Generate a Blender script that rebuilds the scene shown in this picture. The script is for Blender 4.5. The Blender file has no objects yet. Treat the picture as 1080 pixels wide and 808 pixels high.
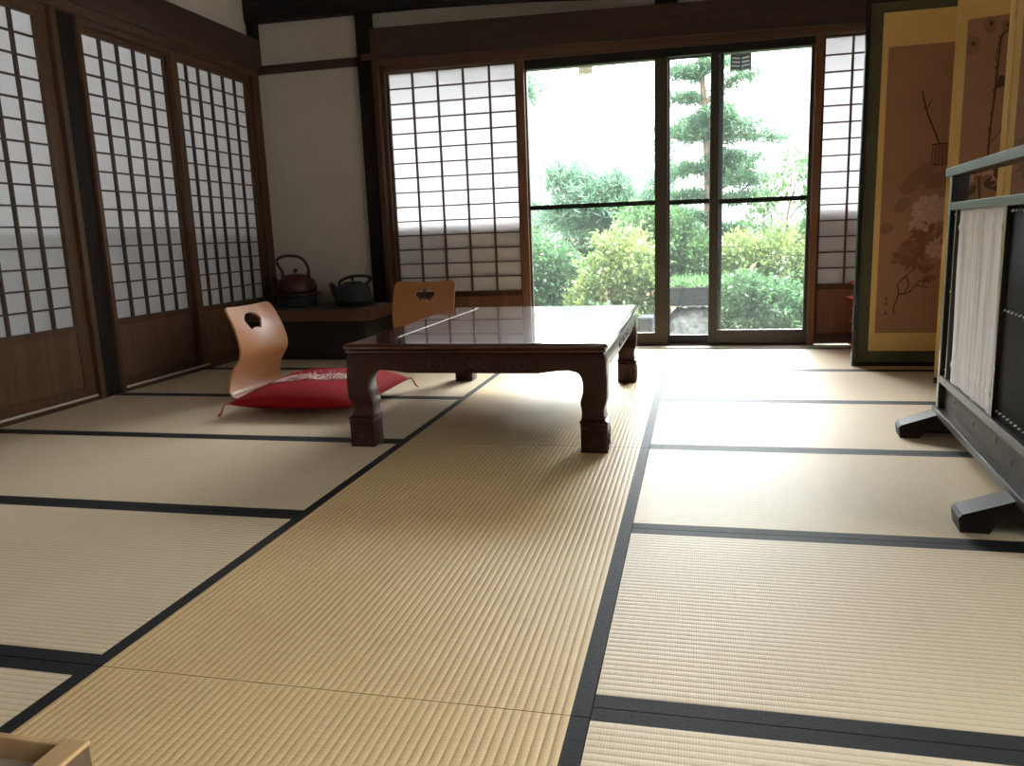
import bpy, bmesh, math, random
from mathutils import Vector, Matrix, noise
sc = bpy.context.scene
COL = sc.collection
PI = math.pi
rnd = random.Random(7)

# ------------------------------------------------------------------ materials
def new_mat(name):
    m = bpy.data.materials.new(name); m.use_nodes = True
    nt = m.node_tree; nt.nodes.clear()
    out = nt.nodes.new('ShaderNodeOutputMaterial')
    return m, nt, out

def N(nt, t, **kw):
    n = nt.nodes.new(t)
    for k, v in kw.items():
        if k in n.inputs.keys(): n.inputs[k].default_value = v
        else: setattr(n, k, v)
    return n

def principled(name, c1, c2=None, rough=.5, scale=(1, 1, 1), nscale=6, metallic=0, coat=0, bump=0, bscale=40, spec=.5, detail=4, lo=.3, hi=.7, rvar=0, coat_rough=.05, sheen=0):
    m, nt, out = new_mat(name)
    b = N(nt, 'ShaderNodeBsdfPrincipled')
    b.inputs['Roughness'].default_value = rough
    b.inputs['Metallic'].default_value = metallic
    b.inputs['Coat Weight'].default_value = coat
    b.inputs['Coat Roughness'].default_value = coat_rough
    b.inputs['Specular IOR Level'].default_value = spec
    b.inputs['Sheen Weight'].default_value = sheen
    nt.links.new(b.outputs[0], out.inputs[0])
    tc = N(nt, 'ShaderNodeTexCoord'); mp = N(nt, 'ShaderNodeMapping')
    mp.inputs['Scale'].default_value = scale
    nt.links.new(tc.outputs['Object'], mp.inputs[0])
    if c2 is None: c2 = tuple(x * .85 for x in c1)
    nz = N(nt, 'ShaderNodeTexNoise'); nz.inputs['Scale'].default_value = nscale; nz.inputs['Detail'].default_value = detail
    nt.links.new(mp.outputs[0], nz.inputs['Vector'])
    cr = N(nt, 'ShaderNodeValToRGB')
    cr.color_ramp.elements[0].position = lo; cr.color_ramp.elements[0].color = (*c1, 1)
    cr.color_ramp.elements[1].position = hi; cr.color_ramp.elements[1].color = (*c2, 1)
    nt.links.new(nz.outputs[0], cr.inputs[0]); nt.links.new(cr.outputs[0], b.inputs['Base Color'])
    if bump:
        n2 = N(nt, 'ShaderNodeTexNoise'); n2.inputs['Scale'].default_value = bscale; n2.inputs['Detail'].default_value = 3
        nt.links.new(mp.outputs[0], n2.inputs['Vector'])
        bp = N(nt, 'ShaderNodeBump'); bp.inputs['Strength'].default_value = bump; bp.inputs['Distance'].default_value = .01
        nt.links.new(n2.outputs[0], bp.inputs['Height']); nt.links.new(bp.outputs[0], b.inputs['Normal'])
    if rvar:
        mr = N(nt, 'ShaderNodeMapRange'); mr.inputs['To Min'].default_value = rough - rvar; mr.inputs['To Max'].default_value = rough + rvar
        nt.links.new(nz.outputs[0], mr.inputs[0]); nt.links.new(mr.outputs[0], b.inputs['Roughness'])
    return m

def wood(name, c1, c2, axis='z', rough=.5, coat=0, spec=.5, grain=14, coat_rough=.1, bump=.05):
    s = {'x': (.6, 8, 8), 'y': (8, .6, 8), 'z': (8, 8, .6)}[axis]
    return principled(name, c1, c2, rough=rough, scale=s, nscale=grain / 4, coat=coat, spec=spec, bump=bump, bscale=12, detail=6, lo=.35, hi=.68, rvar=.05, coat_rough=coat_rough)

def tatami_mat(name, c1, c2, axis):
    m, nt, out = new_mat(name)
    b = N(nt, 'ShaderNodeBsdfPrincipled'); b.inputs['Roughness'].default_value = .48; b.inputs['Specular IOR Level'].default_value = .32
    nt.links.new(b.outputs[0], out.inputs[0])
    tc = N(nt, 'ShaderNodeTexCoord'); sep = N(nt, 'ShaderNodeSeparateXYZ')
    nt.links.new(tc.outputs['Object'], sep.inputs[0])
    across, along = ('Y', 'X') if axis == 'x' else ('X', 'Y')
    def math_(op, a, bb=None):
        n = N(nt, 'ShaderNodeMath', operation=op)
        for i, v in enumerate((a, bb)):
            if v is None: continue
            if isinstance(v, (int, float)): n.inputs[i].default_value = v
            else: nt.links.new(v, n.inputs[i])
        return n.outputs[0]
    ph = math_('MULTIPLY', sep.outputs[across], PI / .0150)
    rib = math_('ABSOLUTE', math_('SINE', ph))            # rounded ribs, sharp seams
    # rushes: fine cross strands
    wv = math_('SINE', math_('MULTIPLY', sep.outputs[along], 2 * PI / .0040))
    mp = N(nt, 'ShaderNodeMapping'); mp.inputs['Scale'].default_value = (3, 90, 1) if axis == 'y' else (90, 3, 1)
    nt.links.new(tc.outputs['Object'], mp.inputs[0])
    nz = N(nt, 'ShaderNodeTexNoise'); nz.inputs['Scale'].default_value = 4; nz.inputs['Detail'].default_value = 3
    nt.links.new(mp.outputs[0], nz.inputs['Vector'])
    n2 = N(nt, 'ShaderNodeTexNoise'); n2.inputs['Scale'].default_value = 2.2; n2.inputs['Detail'].default_value = 3
    nt.links.new(tc.outputs['Object'], n2.inputs['Vector'])
    h = math_('ADD', math_('MULTIPLY', math_('POWER', rib, .6), 1.0), math_('ADD', math_('MULTIPLY', wv, .07), math_('MULTIPLY', nz.outputs[0], .25)))
    bp = N(nt, 'ShaderNodeBump'); bp.inputs['Strength'].default_value = .48; bp.inputs['Distance'].default_value = .0024
    nt.links.new(h, bp.inputs['Height']); nt.links.new(bp.outputs[0], b.inputs['Normal'])
    cr = N(nt, 'ShaderNodeValToRGB'); cr.color_ramp.elements[0].position = .3; cr.color_ramp.elements[1].position = .7
    cr.color_ramp.elements[0].color = (*c1, 1); cr.color_ramp.elements[1].color = (*c2, 1)
    mix = math_('ADD', math_('MULTIPLY', nz.outputs[0], .5), math_('MULTIPLY', n2.outputs[0], .5))
    nt.links.new(mix, cr.inputs[0])
    # darker base colour in the grooves between the ribs
    seam = N(nt, 'ShaderNodeMapRange'); seam.inputs['From Min'].default_value = .0; seam.inputs['From Max'].default_value = .32
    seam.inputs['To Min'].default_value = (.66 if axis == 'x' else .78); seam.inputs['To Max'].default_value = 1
    nt.links.new(rib, seam.inputs[0])
    mul = N(nt, 'ShaderNodeMixRGB', blend_type='MULTIPLY'); mul.inputs[0].default_value = 1
    nt.links.new(cr.outputs[0], mul.inputs[1]); nt.links.new(seam.outputs[0], mul.inputs[2])
    nt.links.new(mul.outputs[0], b.inputs['Base Color'])
    return m

def paper_mat(name, col, trans):
    m, nt, out = new_mat(name)
    tc = N(nt, 'ShaderNodeTexCoord'); nz = N(nt, 'ShaderNodeTexNoise'); nz.inputs['Scale'].default_value = 55; nz.inputs['Detail'].default_value = 4
    nt.links.new(tc.outputs['Object'], nz.inputs['Vector'])
    cr = N(nt, 'ShaderNodeValToRGB')
    cr.color_ramp.elements[0].color = (*[c * .93 for c in col], 1); cr.color_ramp.elements[1].color = (*col, 1)
    nt.links.new(nz.outputs[0], cr.inputs[0])
    d = N(nt, 'ShaderNodeBsdfDiffuse'); t = N(nt, 'ShaderNodeBsdfTranslucent'); mx = N(nt, 'ShaderNodeMixShader'); mx.inputs[0].default_value = trans
    nt.links.new(cr.outputs[0], d.inputs[0]); nt.links.new(cr.outputs[0], t.inputs[0])
    nt.links.new(d.outputs[0], mx.inputs[1]); nt.links.new(t.outputs[0], mx.inputs[2]); nt.links.new(mx.outputs[0], out.inputs[0])
    return m

def glass_mat(name, tint=(1, 1, 1), veil=.05):
    m, nt, out = new_mat(name)
    tr = N(nt, 'ShaderNodeBsdfTransparent'); tr.inputs[0].default_value = (*tint, 1)
    gl = N(nt, 'ShaderNodeBsdfGlossy'); gl.inputs['Roughness'].default_value = .02
    fr = N(nt, 'ShaderNodeFresnel'); fr.inputs[0].default_value = 1.45
    mx = N(nt, 'ShaderNodeMixShader'); nt.links.new(fr.outputs[0], mx.inputs[0])
    nt.links.new(tr.outputs[0], mx.inputs[1]); nt.links.new(gl.outputs[0], mx.inputs[2])
    veil_bsdf = N(nt, 'ShaderNodeBsdfTranslucent'); veil_bsdf.inputs[0].default_value = (.9, .95, .95, 1)  # thin translucent layer imitates the glare haze over the garden
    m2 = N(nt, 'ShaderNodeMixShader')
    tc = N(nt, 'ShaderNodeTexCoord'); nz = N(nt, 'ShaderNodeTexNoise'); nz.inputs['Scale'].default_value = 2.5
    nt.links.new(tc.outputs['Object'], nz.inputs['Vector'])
    mr = N(nt, 'ShaderNodeMapRange'); mr.inputs['To Min'].default_value = veil * .6; mr.inputs['To Max'].default_value = veil * 1.4
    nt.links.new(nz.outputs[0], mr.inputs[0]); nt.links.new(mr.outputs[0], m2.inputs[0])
    nt.links.new(mx.outputs[0], m2.inputs[1]); nt.links.new(veil_bsdf.outputs[0], m2.inputs[2]); nt.links.new(m2.outputs[0], out.inputs[0])
    return m

def leaf_mat(name, c1, c2, trans=.45, rough=.45):
    m, nt, out = new_mat(name)
    tc = N(nt, 'ShaderNodeTexCoord'); nz = N(nt, 'ShaderNodeTexNoise'); nz.inputs['Scale'].default_value = 5; nz.inputs['Detail'].default_value = 5
    nt.links.new(tc.outputs['Object'], nz.inputs['Vector'])
    cr = N(nt, 'ShaderNodeValToRGB'); cr.color_ramp.elements[0].position = .35; cr.color_ramp.elements[1].position = .65
    cr.color_ramp.elements[0].color = (*c1, 1); cr.color_ramp.elements[1].color = (*c2, 1)
    nt.links.new(nz.outputs[0], cr.inputs[0])
    b = N(nt, 'ShaderNodeBsdfPrincipled'); b.inputs['Roughness'].default_value = rough; b.inputs['Specular IOR Level'].default_value = .3
    t = N(nt, 'ShaderNodeBsdfTranslucent'); mx = N(nt, 'ShaderNodeMixShader'); mx.inputs[0].default_value = trans
    nt.links.new(cr.outputs[0], b.inputs['Base Color']); nt.links.new(cr.outputs[0], t.inputs[0])
    nt.links.new(b.outputs[0], mx.inputs[1]); nt.links.new(t.outputs[0], mx.inputs[2]); nt.links.new(mx.outputs[0], out.inputs[0])
    return m

M = {}
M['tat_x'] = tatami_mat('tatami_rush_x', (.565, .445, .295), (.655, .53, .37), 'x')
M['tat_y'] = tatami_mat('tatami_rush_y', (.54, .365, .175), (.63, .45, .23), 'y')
M['heri'] = principled('black_border_cloth', (.005, .005, .0065), (.008, .008, .010), rough=.65, spec=.3, nscale=120, bump=.2, bscale=300)
M['plaster'] = principled('plaster', (.50, .44, .375), (.55, .49, .42), rough=.9, nscale=5, bump=.15, bscale=60)
M['dark_z'] = wood('dark_post_wood', (.010, .007, .006), (.018, .012, .009), 'z', rough=.6, spec=.15)
M['dark_x'] = wood('dark_beam_wood', (.011, .009, .009), (.020, .016, .015), 'x', rough=.6, spec=.2)
M['brown_z'] = wood('brown_wood_upright', (.058, .028, .014), (.090, .046, .024), 'z', rough=.5, spec=.3)
M['brown_x'] = wood('brown_wood_cross', (.075, .036, .020), (.115, .060, .034), 'x', rough=.45)
M['brown_y'] = wood('brown_wood_deep', (.055, .027, .015), (.09, .048, .027), 'y', rough=.5)
M['lintel_x'] = wood('lintel_wood_cross', (.040, .022, .016), (.062, .036, .027), 'x', rough=.5)
M['lintel_y'] = wood('lintel_wood_deep', (.040, .022, .014), (.058, .034, .022), 'y', rough=.5)
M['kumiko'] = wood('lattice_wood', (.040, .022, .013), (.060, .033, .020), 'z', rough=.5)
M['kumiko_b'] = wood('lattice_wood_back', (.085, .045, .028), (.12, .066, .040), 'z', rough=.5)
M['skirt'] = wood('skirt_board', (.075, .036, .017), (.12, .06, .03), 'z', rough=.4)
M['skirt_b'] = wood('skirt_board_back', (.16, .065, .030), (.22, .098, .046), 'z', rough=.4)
M['paper'] = paper_mat('washi_paper', (.80, .80, .81), .5)
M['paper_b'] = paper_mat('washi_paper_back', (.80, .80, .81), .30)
M['paper_filter'] = paper_mat('filter_paper', (.95, .95, .95), .75)
M['pale'] = principled('light_leak_strip', (.45, .38, .30), (.52, .45, .36), rough=.4)
M['alu'] = principled('dark_bronze_aluminium', (.055, .048, .040), (.07, .06, .05), rough=.35, metallic=.3)
M['alu_blk'] = principled('black_aluminium', (.012, .013, .015), (.02, .02, .022), rough=.35, metallic=.3)
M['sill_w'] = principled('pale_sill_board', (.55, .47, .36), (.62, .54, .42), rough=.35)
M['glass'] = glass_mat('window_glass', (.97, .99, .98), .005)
M['dim_pane'] = paper_mat('dimming_pane', (.20, .20, .21), .5)
M['lacquer'] = wood('red_brown_lacquer', (.040, .0075, .0055), (.058, .012, .008), 'x', rough=.22, coat=1, coat_rough=.03, bump=.01)
M['lacquer_z'] = wood('red_brown_lacquer_leg', (.024, .0058, .004), (.031, .008, .005), 'z', rough=.4, coat=.18, spec=.3, coat_rough=.12, bump=.0)
M['inlay'] = principled('pale_inlay', (.75, .74, .72), (.8, .79, .77), rough=.25)
M['ply'] = principled('orange_plywood', (.46, .185, .060), (.52, .215, .072), rough=.32, scale=(6, 6, .5), nscale=1.5, coat=.6, coat_rough=.28, lo=.2, hi=.8)
M['red'] = principled('red_cushion_cloth', (.27, .007, .010), (.32, .010, .013), rough=.85, nscale=60, bump=.2, bscale=350, spec=.15)
M['red2'] = principled('bright_red_cushion_cloth', (.52, .035, .045), (.58, .045, .055), rough=.75, nscale=60, bump=.2, bscale=350)
M['embro'] = principled('pale_embroidery', (.70, .42, .40), (.80, .55, .52), rough=.7, nscale=90)
M['tassel'] = principled('red_tassel_thread', (.45, .06, .04), (.5, .09, .06), rough=.8)
M['copper'] = principled('aged_copper', (.060, .026, .020), (.095, .042, .032), rough=.42, metallic=.6, nscale=18, bump=.12, bscale=70)
M['iron'] = principled('black_cast_iron', (.012, .014, .014), (.022, .024, .024), rough=.6, metallic=.3, nscale=30, bump=.4, bscale=160)
M['blacklac'] = principled('black_lacquer', (.010, .009, .009), (.014, .012, .012), rough=.3, coat=.3)
M['chest_d'] = wood('very_dark_wood', (.010, .007, .006), (.016, .011, .009), 'x', rough=.5)
M['plank'] = wood('brown_plank', (.105, .046, .025), (.155, .074, .042), 'x', rough=.4)
M['gold'] = principled('gold_leaf_paper', (.80, .56, .20), (.87, .63, .25), rough=.45, metallic=.1, nscale=3)
M['brocade'] = principled('green_brocade', (.075, .082, .050), (.105, .108, .066), rough=.7, nscale=90, bump=.3, bscale=300)
M['scr_blk'] = principled('black_lacquer_frame', (.008, .010, .014), (.012, .014, .020), rough=.25, coat=.5)
M['silk'] = principled('brown_silk', (.36, .190, .115), (.42, .23, .14), rough=.55, nscale=3, scale=(1, 1, 1))
M['ink'] = principled('dark_ink', (.085, .042, .028), (.11, .056, .036), rough=.7)
M['ink2'] = principled('faint_ink_wash', (.275, .145, .088), (.31, .165, .10), rough=.7)
M['petal'] = principled('faded_pink_petal', (.62, .42, .32), (.54, .34, .25), rough=.7, nscale=40)
M['rust'] = principled('rust_leaf', (.26, .095, .055), (.30, .12, .07), rough=.7, nscale=40)
M['stand'] = wood('ebony_stand_wood', (.026, .018, .016), (.045, .031, .027), 'y', rough=.40, coat=.06, coat_rough=.25, spec=.28, bump=.02)
M['stand_foot'] = wood('ebony_foot_wood', (.018, .012, .011), (.030, .021, .018), 'y', rough=.5, spec=.16, bump=.02)
M['stand_z'] = wood('ebony_stand_upright', (.024, .016, .014), (.040, .027, .023), 'z', rough=.38, coat=.3, coat_rough=.25, bump=.02)
M['stand_board'] = wood('ebony_stand_board', (.060, .046, .039), (.10, .078, .066), 'y', rough=.6, spec=.18, bump=.05)
M['reed'] = principled('black_reeds', (.006, .005, .005), (.011, .009, .008), rough=.55, spec=.2, scale=(30, 30, .5))
M['thread'] = principled('white_thread', (.6, .6, .6), rough=.6)
M['cloth'] = paper_mat('white_hemp_cloth', (.93, .90, .90), .30)
M['box_w'] = wood('raw_box_wood', (.42, .255, .115), (.54, .345, .17), 'y', rough=.6)
M['box_shade'] = wood('shaded_box_side', (.085, .050, .028), (.12, .072, .040), 'z', rough=.6)  # box sides darkened in the colour to imitate their shadow
M['ash'] = principled('ash_lining', (.42, .34, .28), (.5, .41, .34), rough=.9, nscale=30)
M['char'] = principled('dark_hollow', (.03, .018, .012), (.05, .03, .02), rough=.9)
M['ceil'] = wood('ceiling_boards', (.20, .13, .085), (.26, .18, .12), 'y', rough=.6)
M['bark'] = principled('pine_bark', (.10, .065, .045), (.17, .12, .09), rough=.9, scale=(6, 6, 1.5), nscale=5, bump=.6, bscale=12)
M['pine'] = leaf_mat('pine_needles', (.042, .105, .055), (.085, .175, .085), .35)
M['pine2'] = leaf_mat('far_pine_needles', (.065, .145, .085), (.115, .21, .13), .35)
M['leaf_d'] = leaf_mat('dark_green_leaves', (.032, .080, .036), (.070, .14, .058), .35)
M['leaf_m'] = leaf_mat('mid_green_leaves', (.050, .115, .045), (.115, .20, .075), .4)
M['leaf_y'] = leaf_mat('yellow_green_leaves', (.080, .140, .045), (.18, .225, .075), .4)
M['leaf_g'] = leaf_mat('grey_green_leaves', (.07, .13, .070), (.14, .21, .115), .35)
M['grass'] = leaf_mat('grass_blades', (.10, .19, .06), (.17, .28, .09), .4)
M['stone'] = principled('grey_stone', (.022, .024, .023), (.080, .083, .080), rough=.95, spec=.05, nscale=9, bump=.8, bscale=14)
M['darkstone'] = principled('dark_stone_trough', (.020, .021, .023), (.036, .038, .040), rough=.9, spec=.05, nscale=8, bump=.5, bscale=20)
M['soil'] = principled('garden_soil', (.030, .036, .020), (.06, .07, .04), rough=.95, spec=.05, nscale=4, bump=.6, bscale=20)
M['concrete'] = principled('eave_board', (.045, .045, .050), (.06, .06, .065), rough=.8)
M['flower'] = leaf_mat('pink_orange_flower', (.55, .34, .20), (.55, .38, .30), .3)

# ------------------------------------------------------------------ mesh helpers
def bm_new(): return bmesh.new()

def box(bm, x0, x1, y0, y1, z0, z1, bev=0):
    vs = [bm.verts.new(c) for c in ((x0, y0, z0), (x1, y0, z0), (x1, y1, z0), (x0, y1, z0), (x0, y0, z1), (x1, y0, z1), (x1, y1, z1), (x0, y1, z1))]
    fs = [bm.faces.new([vs[i] for i in q]) for q in ((0, 3, 2, 1), (4, 5, 6, 7), (0, 1, 5, 4), (1, 2, 6, 5), (2, 3, 7, 6), (3, 0, 4, 7))]
    if bev:
        es = list({e for f in fs for e in f.edges})
        bmesh.ops.bevel(bm, geom=es, offset=bev, segments=2, affect='EDGES', profile=.5)
    return vs

def loft(bm, rings, cap=True, close=True):
    R = [[bm.verts.new(c) for c in r] for r in rings]
    n = len(R[0])
    for a, b in zip(R[:-1], R[1:]):
        for i in range(n if close else n - 1):
            j = (i + 1) % n
            bm.faces.new((a[i], a[j], b[j], b[i]))
    if cap and close:
        bm.faces.new(R[0][::-1]); bm.faces.new(R[-1])
    return R

def lathe(bm, prof, cx=0, cy=0, n=40, cap=True):
    loft(bm, [[(cx + r * math.cos(2 * PI * i / n), cy + r * math.sin(2 * PI * i / n), z) for i in range(n)] for r, z in prof], cap=cap)

def tube(bm, pts, rad, n=10, cap=True, flat=1):
    pts = [Vector(p) for p in pts]
    if isinstance(rad, (int, float)): rad = [rad] * len(pts)
    rings = []; up = Vector((0, 0, 1))
    for i, p in enumerate(pts):
        t = (pts[min(i + 1, len(pts) - 1)] - pts[max(i - 1, 0)]).normalized()
        a = t.cross(up)
        if a.length < 1e-3: a = t.cross(Vector((1, 0, 0)))
        a.normalize(); b = a.cross(t).normalized()
        rings.append([p + a * rad[i] * math.cos(2 * PI * k / n) + b * rad[i] * flat * math.sin(2 * PI * k / n) for k in range(n)])
    loft(bm, rings, cap=cap)

def smooth_path(pts, sub=6):
    P = [Vector(p) for p in pts]; out = []
    for i in range(len(P) - 1):
        p0, p1, p2, p3 = P[max(i - 1, 0)], P[i], P[i + 1], P[min(i + 2, len(P) - 1)]
        for k in range(sub):
            t = k / sub
            out.append(.5 * ((2 * p1) + (p2 - p0) * t + (2 * p0 - 5 * p1 + 4 * p2 - p3) * t * t + (3 * p1 - p0 - 3 * p2 + p3) * t ** 3))
    out.append(P[-1]); return out

def prism(bm, poly, mapf, a, b):
    """extrude a 2-D polygon between depths a and b; mapf(u, v, w) -> xyz"""
    A = [bm.verts.new(mapf(u, v, a)) for u, v in poly]; B = [bm.verts.new(mapf(u, v, b)) for u, v in poly]
    n = len(A)
    for i in range(n):
        j = (i + 1) % n
        bm.faces.new((A[i], A[j], B[j], B[i]))
    f1 = bm.faces.new(A[::-1]); f2 = bm.faces.new(B)
    bmesh.ops.triangulate(bm, faces=[f1, f2])

def obj(name, bm, mat, parent=None, smooth=False, loc=None, bevel=0, recalc=True, autos=None):
    """link bm as ONE mesh object. Geometry is given in world space; it is stored relative to the parent's (or loc's) origin."""
    me = bpy.data.meshes.new(name)
    if recalc: bmesh.ops.recalc_face_normals(bm, faces=bm.faces)
    org = Vector((0, 0, 0))
    if parent is not None: org = world_origin(parent)
    elif loc is not None: org = Vector(loc)
    if org.length: bmesh.ops.translate(bm, vec=-org, verts=bm.verts)
    bm.to_mesh(me); bm.free()
    if smooth: me.polygons.foreach_set('use_smooth', [True] * len(me.polygons))
    me.materials.append(mat)
    o = bpy.data.objects.new(name, me); COL.objects.link(o)
    if parent is not None: o.parent = parent
    elif loc is not None: o.location = loc
    if bevel:
        b = o.modifiers.new('bevel', 'BEVEL'); b.width = bevel; b.segments = 2; b.limit_method = 'ANGLE'; b.angle_limit = .6
    if autos is not None:
        me.polygons.foreach_set('use_smooth', [True] * len(me.polygons))
        me.set_sharp_from_angle(angle=autos)
    return o

def world_origin(o):
    v = Vector(o.location)
    while o.parent is not None:
        o = o.parent; v = v + Vector(o.location)
    return v

def tag(o, label, cat, group=None, kind=None):
    o['label'] = label; o['category'] = cat
    if group: o['group'] = group
    if kind: o['kind'] = kind
    return o

def thing(name, label, cat, loc, group=None, kind=None):
    o = bpy.data.objects.new(name, None); COL.objects.link(o); o.location = loc
    o.empty_display_size = .1
    return tag(o, label, cat, group, kind)

def structure(o, label=None, cat=None):
    o['kind'] = 'structure'
    if label: o['label'] = label
    if cat: o['category'] = cat
    return o

XL, YB = -1.84, 3.945
XR, YN = 3.2, -3.2
S = .7655     # mat width
ZC = 2.6

# ------------------------------------------------------------------ floor and tatami
b = bm_new(); box(b, XL - .05, XR, YN, YB - .001, -.13, -.056)
structure(obj('floor', b, M['chest_d']), 'dark subfloor under the straw mats', 'floor')

def mat_thing(x0, x1, y0, y1, ribs, borders, label):
    """borders: 'x' = cloth strips along the two edges y0,y1 ; 'y' = strips along x0,x1 ; '' none"""
    cx, cy = (x0 + x1) / 2, (y0 + y1) / 2
    g = .0008
    bw = .034
    X0, X1, Y0, Y1 = x0 + g, x1 - g, y0 + g, y1 - g
    t = thing('tatami_mat', label, 'mat', (cx, cy, -.055), 'tatami mats covering the floor')
    b = bm_new()
    if borders == 'x': box(b, X0, X1, Y0 + bw, Y1 - bw, -.055, 0)
    elif borders == 'y': box(b, X0 + bw - .004, X1 - bw + .004, Y0, Y1, -.055, 0)
    else: box(b, X0, X1, Y0, Y1, -.055, 0)
    obj('woven_rush', b, M['tat_x' if ribs == 'x' else 'tat_y'], t)
    if borders == 'x':
        for a, c in ((Y0, Y0 + bw), (Y1 - bw, Y1)):
            b = bm_new(); box(b, X0, X1, a, c, -.055, 0, .0004); obj('cloth_border', b, M['heri'], t)
    elif borders == 'y':
        for a, c in ((X0, X0 + bw - .004), (X1 - bw + .004, X1)):
            b = bm_new(); box(b, a, c, Y0, Y1, -.055, 0, .0004); obj('cloth_border', b, M['heri'], t)
    return t

LL = XL + .015
lab_left = {-1: 'straw mat partly under the wooden box, on the side of the paper screens',
            0: 'second straw mat from the wooden box in the row along the paper screens',
            1: 'straw mat just in front of the one carrying the red cushion',
            2: 'straw mat carrying the red cushion and the legless chair behind it',
            3: 'straw mat between the red cushion and the dark corner chest',
            4: 'straw mat strip along the foot of the dark corner chest'}
for k in range(-1, 5):
    y0, y1 = k * S, (k + 1) * S
    if k == 4: y1 = YB - .115
    mat_thing(LL, 0, y0, y1, 'x', 'x', lab_left[k])
lab_right = {-1: 'straw mat farthest from the glass doors in the row of the cloth screen',
             0: 'large bright straw mat in front of the nearer foot of the cloth screen',
             1: 'straw mat carrying the nearer foot of the cloth screen',
             2: 'straw mat carrying the farther foot of the cloth screen',
             3: 'straw mat in front of the folding screen, second from the glass doors',
             4: 'straw mat along the glass door sill, under the folding screen'}
for k in range(-1, 5):
    y0, y1 = .028 + k * .7605, .028 + (k + 1) * .7605
    mat_thing(.9, .9 + 1.84, y0, y1, 'x', 'x', lab_right[k])
mat_thing(0, .9, -2 * S, 0, 'y', 'y', 'lengthwise straw mat next to the wooden box, nearest of the long mats')
mat_thing(0, .9, 0, 2 * S, 'y', 'y', 'long straw mat in the middle running up to the front table legs')
mat_thing(0, .9, 2 * S, 4 * S, 'y', 'y', 'long straw mat lying in the shade under the low table')
mat_thing(0, .9, 4 * S, YB - .115, 'y', '', 'half straw mat without border between low table and glass doors')
b = bm_new(); box(b, LL, XR, YB - .113, YB - .004, -.055, .004); structure(obj('trim_1', b, M['sill_w']), 'pale wooden threshold board along the glass doors', 'threshold')
b = bm_new(); box(b, 2.745, XR, YN, YB - .115, -.055, 0); structure(obj('trim_2', b, M['brown_y']), 'brown floor board beside the right mats', 'floor board')
b = bm_new(); box(b, LL, 2.745, YN, -2 * S - .002, -.055, 0); box(b, LL, -.002, -2 * S - .002, -S - .001, -.055, 0); box(b, .902, 2.745, -2 * S - .002, .028 - .7605 - .001, -.055, 0); structure(obj('trim_3', b, M['brown_x']), 'brown floor boards behind the mats', 'floor board')

# ------------------------------------------------------------------ walls
def wl(bm, y0, y1, z0, z1, w0, w1, bev=0):       # left wall: w = depth behind the face (+ = outwards)
    box(bm, XL - w1, XL - w0, y0, y1, z0, z1, bev)
def wb(bm, x0, x1, z0, z1, w0, w1, bev=0):       # back wall
    box(bm, x0, x1, YB + w0, YB + w1, z0, z1, bev)

b = bm_new()
wb(b, XL - .1, -1.03, -.05, ZC, .012, .09)
wb(b, -1.03, XR, 1.80, ZC, .03, .09)
wb(b, 2.78, XR + .1, -.05, 1.86, .03, .09)
structure(obj('wall_back', b, M['plaster']), 'pale plaster wall behind the kettles and above the window', 'wall')
b = bm_new()
wl(b, YN, YB + .1, 1.87, ZC, .02, .09)
wl(b, YN, .02, -.05, 1.87, .02, .09)
structure(obj('wall_left', b, M['plaster']), 'pale plaster strip above the left paper screens', 'wall')
b = bm_new(); box(b, XL - .09, XR + .09, YN - .09, YN, -.05, ZC); structure(obj('wall_rear', b, M['plaster']), 'plaster wall behind the camera', 'wall')
OY0, OY1, OZ0, OZ1 = -2.3, .7, .35, 2.15       # opening added in the right wall, out of the picture, for near-floor light
b = bm_new()
box(b, XR, XR + .09, YN, OY0, -.05, ZC); box(b, XR, XR + .09, OY1, YB + .1, -.05, ZC)
box(b, XR, XR + .09, OY0, OY1, -.05, OZ0); box(b, XR, XR + .09, OY0, OY1, OZ1, ZC)
structure(obj('wall_right', b, M['plaster']), 'plaster wall on the right with an added window opening', 'wall')
b = bm_new()
for i in range(14):
    x0 = XL - .09 + i * (XR - XL + .18) / 14; x1 = XL - .09 + (i + 1) * (XR - XL + .18) / 14
    box(b, x0 + .002, x1 - .002, YN, YB + .1, ZC, ZC + .03)
structure(obj('ceiling', b, M['ceil']), 'brown boarded ceiling', 'ceiling')

# unseen window added in the right wall to light the near floor
def grid_window(name, label):
    w = structure(thing(name, label, 'window', (XR + .04, (OY0 + OY1) / 2, OZ0)))
    b = bm_new()
    box(b, XR + .01, XR + .07, OY0, OY0 + .05, OZ0, OZ1); box(b, XR + .01, XR + .07, OY1 - .05, OY1, OZ0, OZ1)
    box(b, XR + .01, XR + .07, OY0 + .05, OY1 - .05, OZ0, OZ0 + .05); box(b, XR + .01, XR + .07, OY0 + .05, OY1 - .05, OZ1 - .05, OZ1)
    ym = (OY0 + OY1) / 2; box(b, XR + .01, XR + .07, ym - .03, ym + .03, OZ0 + .05, OZ1 - .05)
    obj('window_frame', b, M['brown_z'], w)
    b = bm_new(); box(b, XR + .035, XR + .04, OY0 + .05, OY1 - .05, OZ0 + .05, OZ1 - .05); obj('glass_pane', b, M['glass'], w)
grid_window('window_added', 'unseen window added in the right wall to light the near floor')

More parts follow.
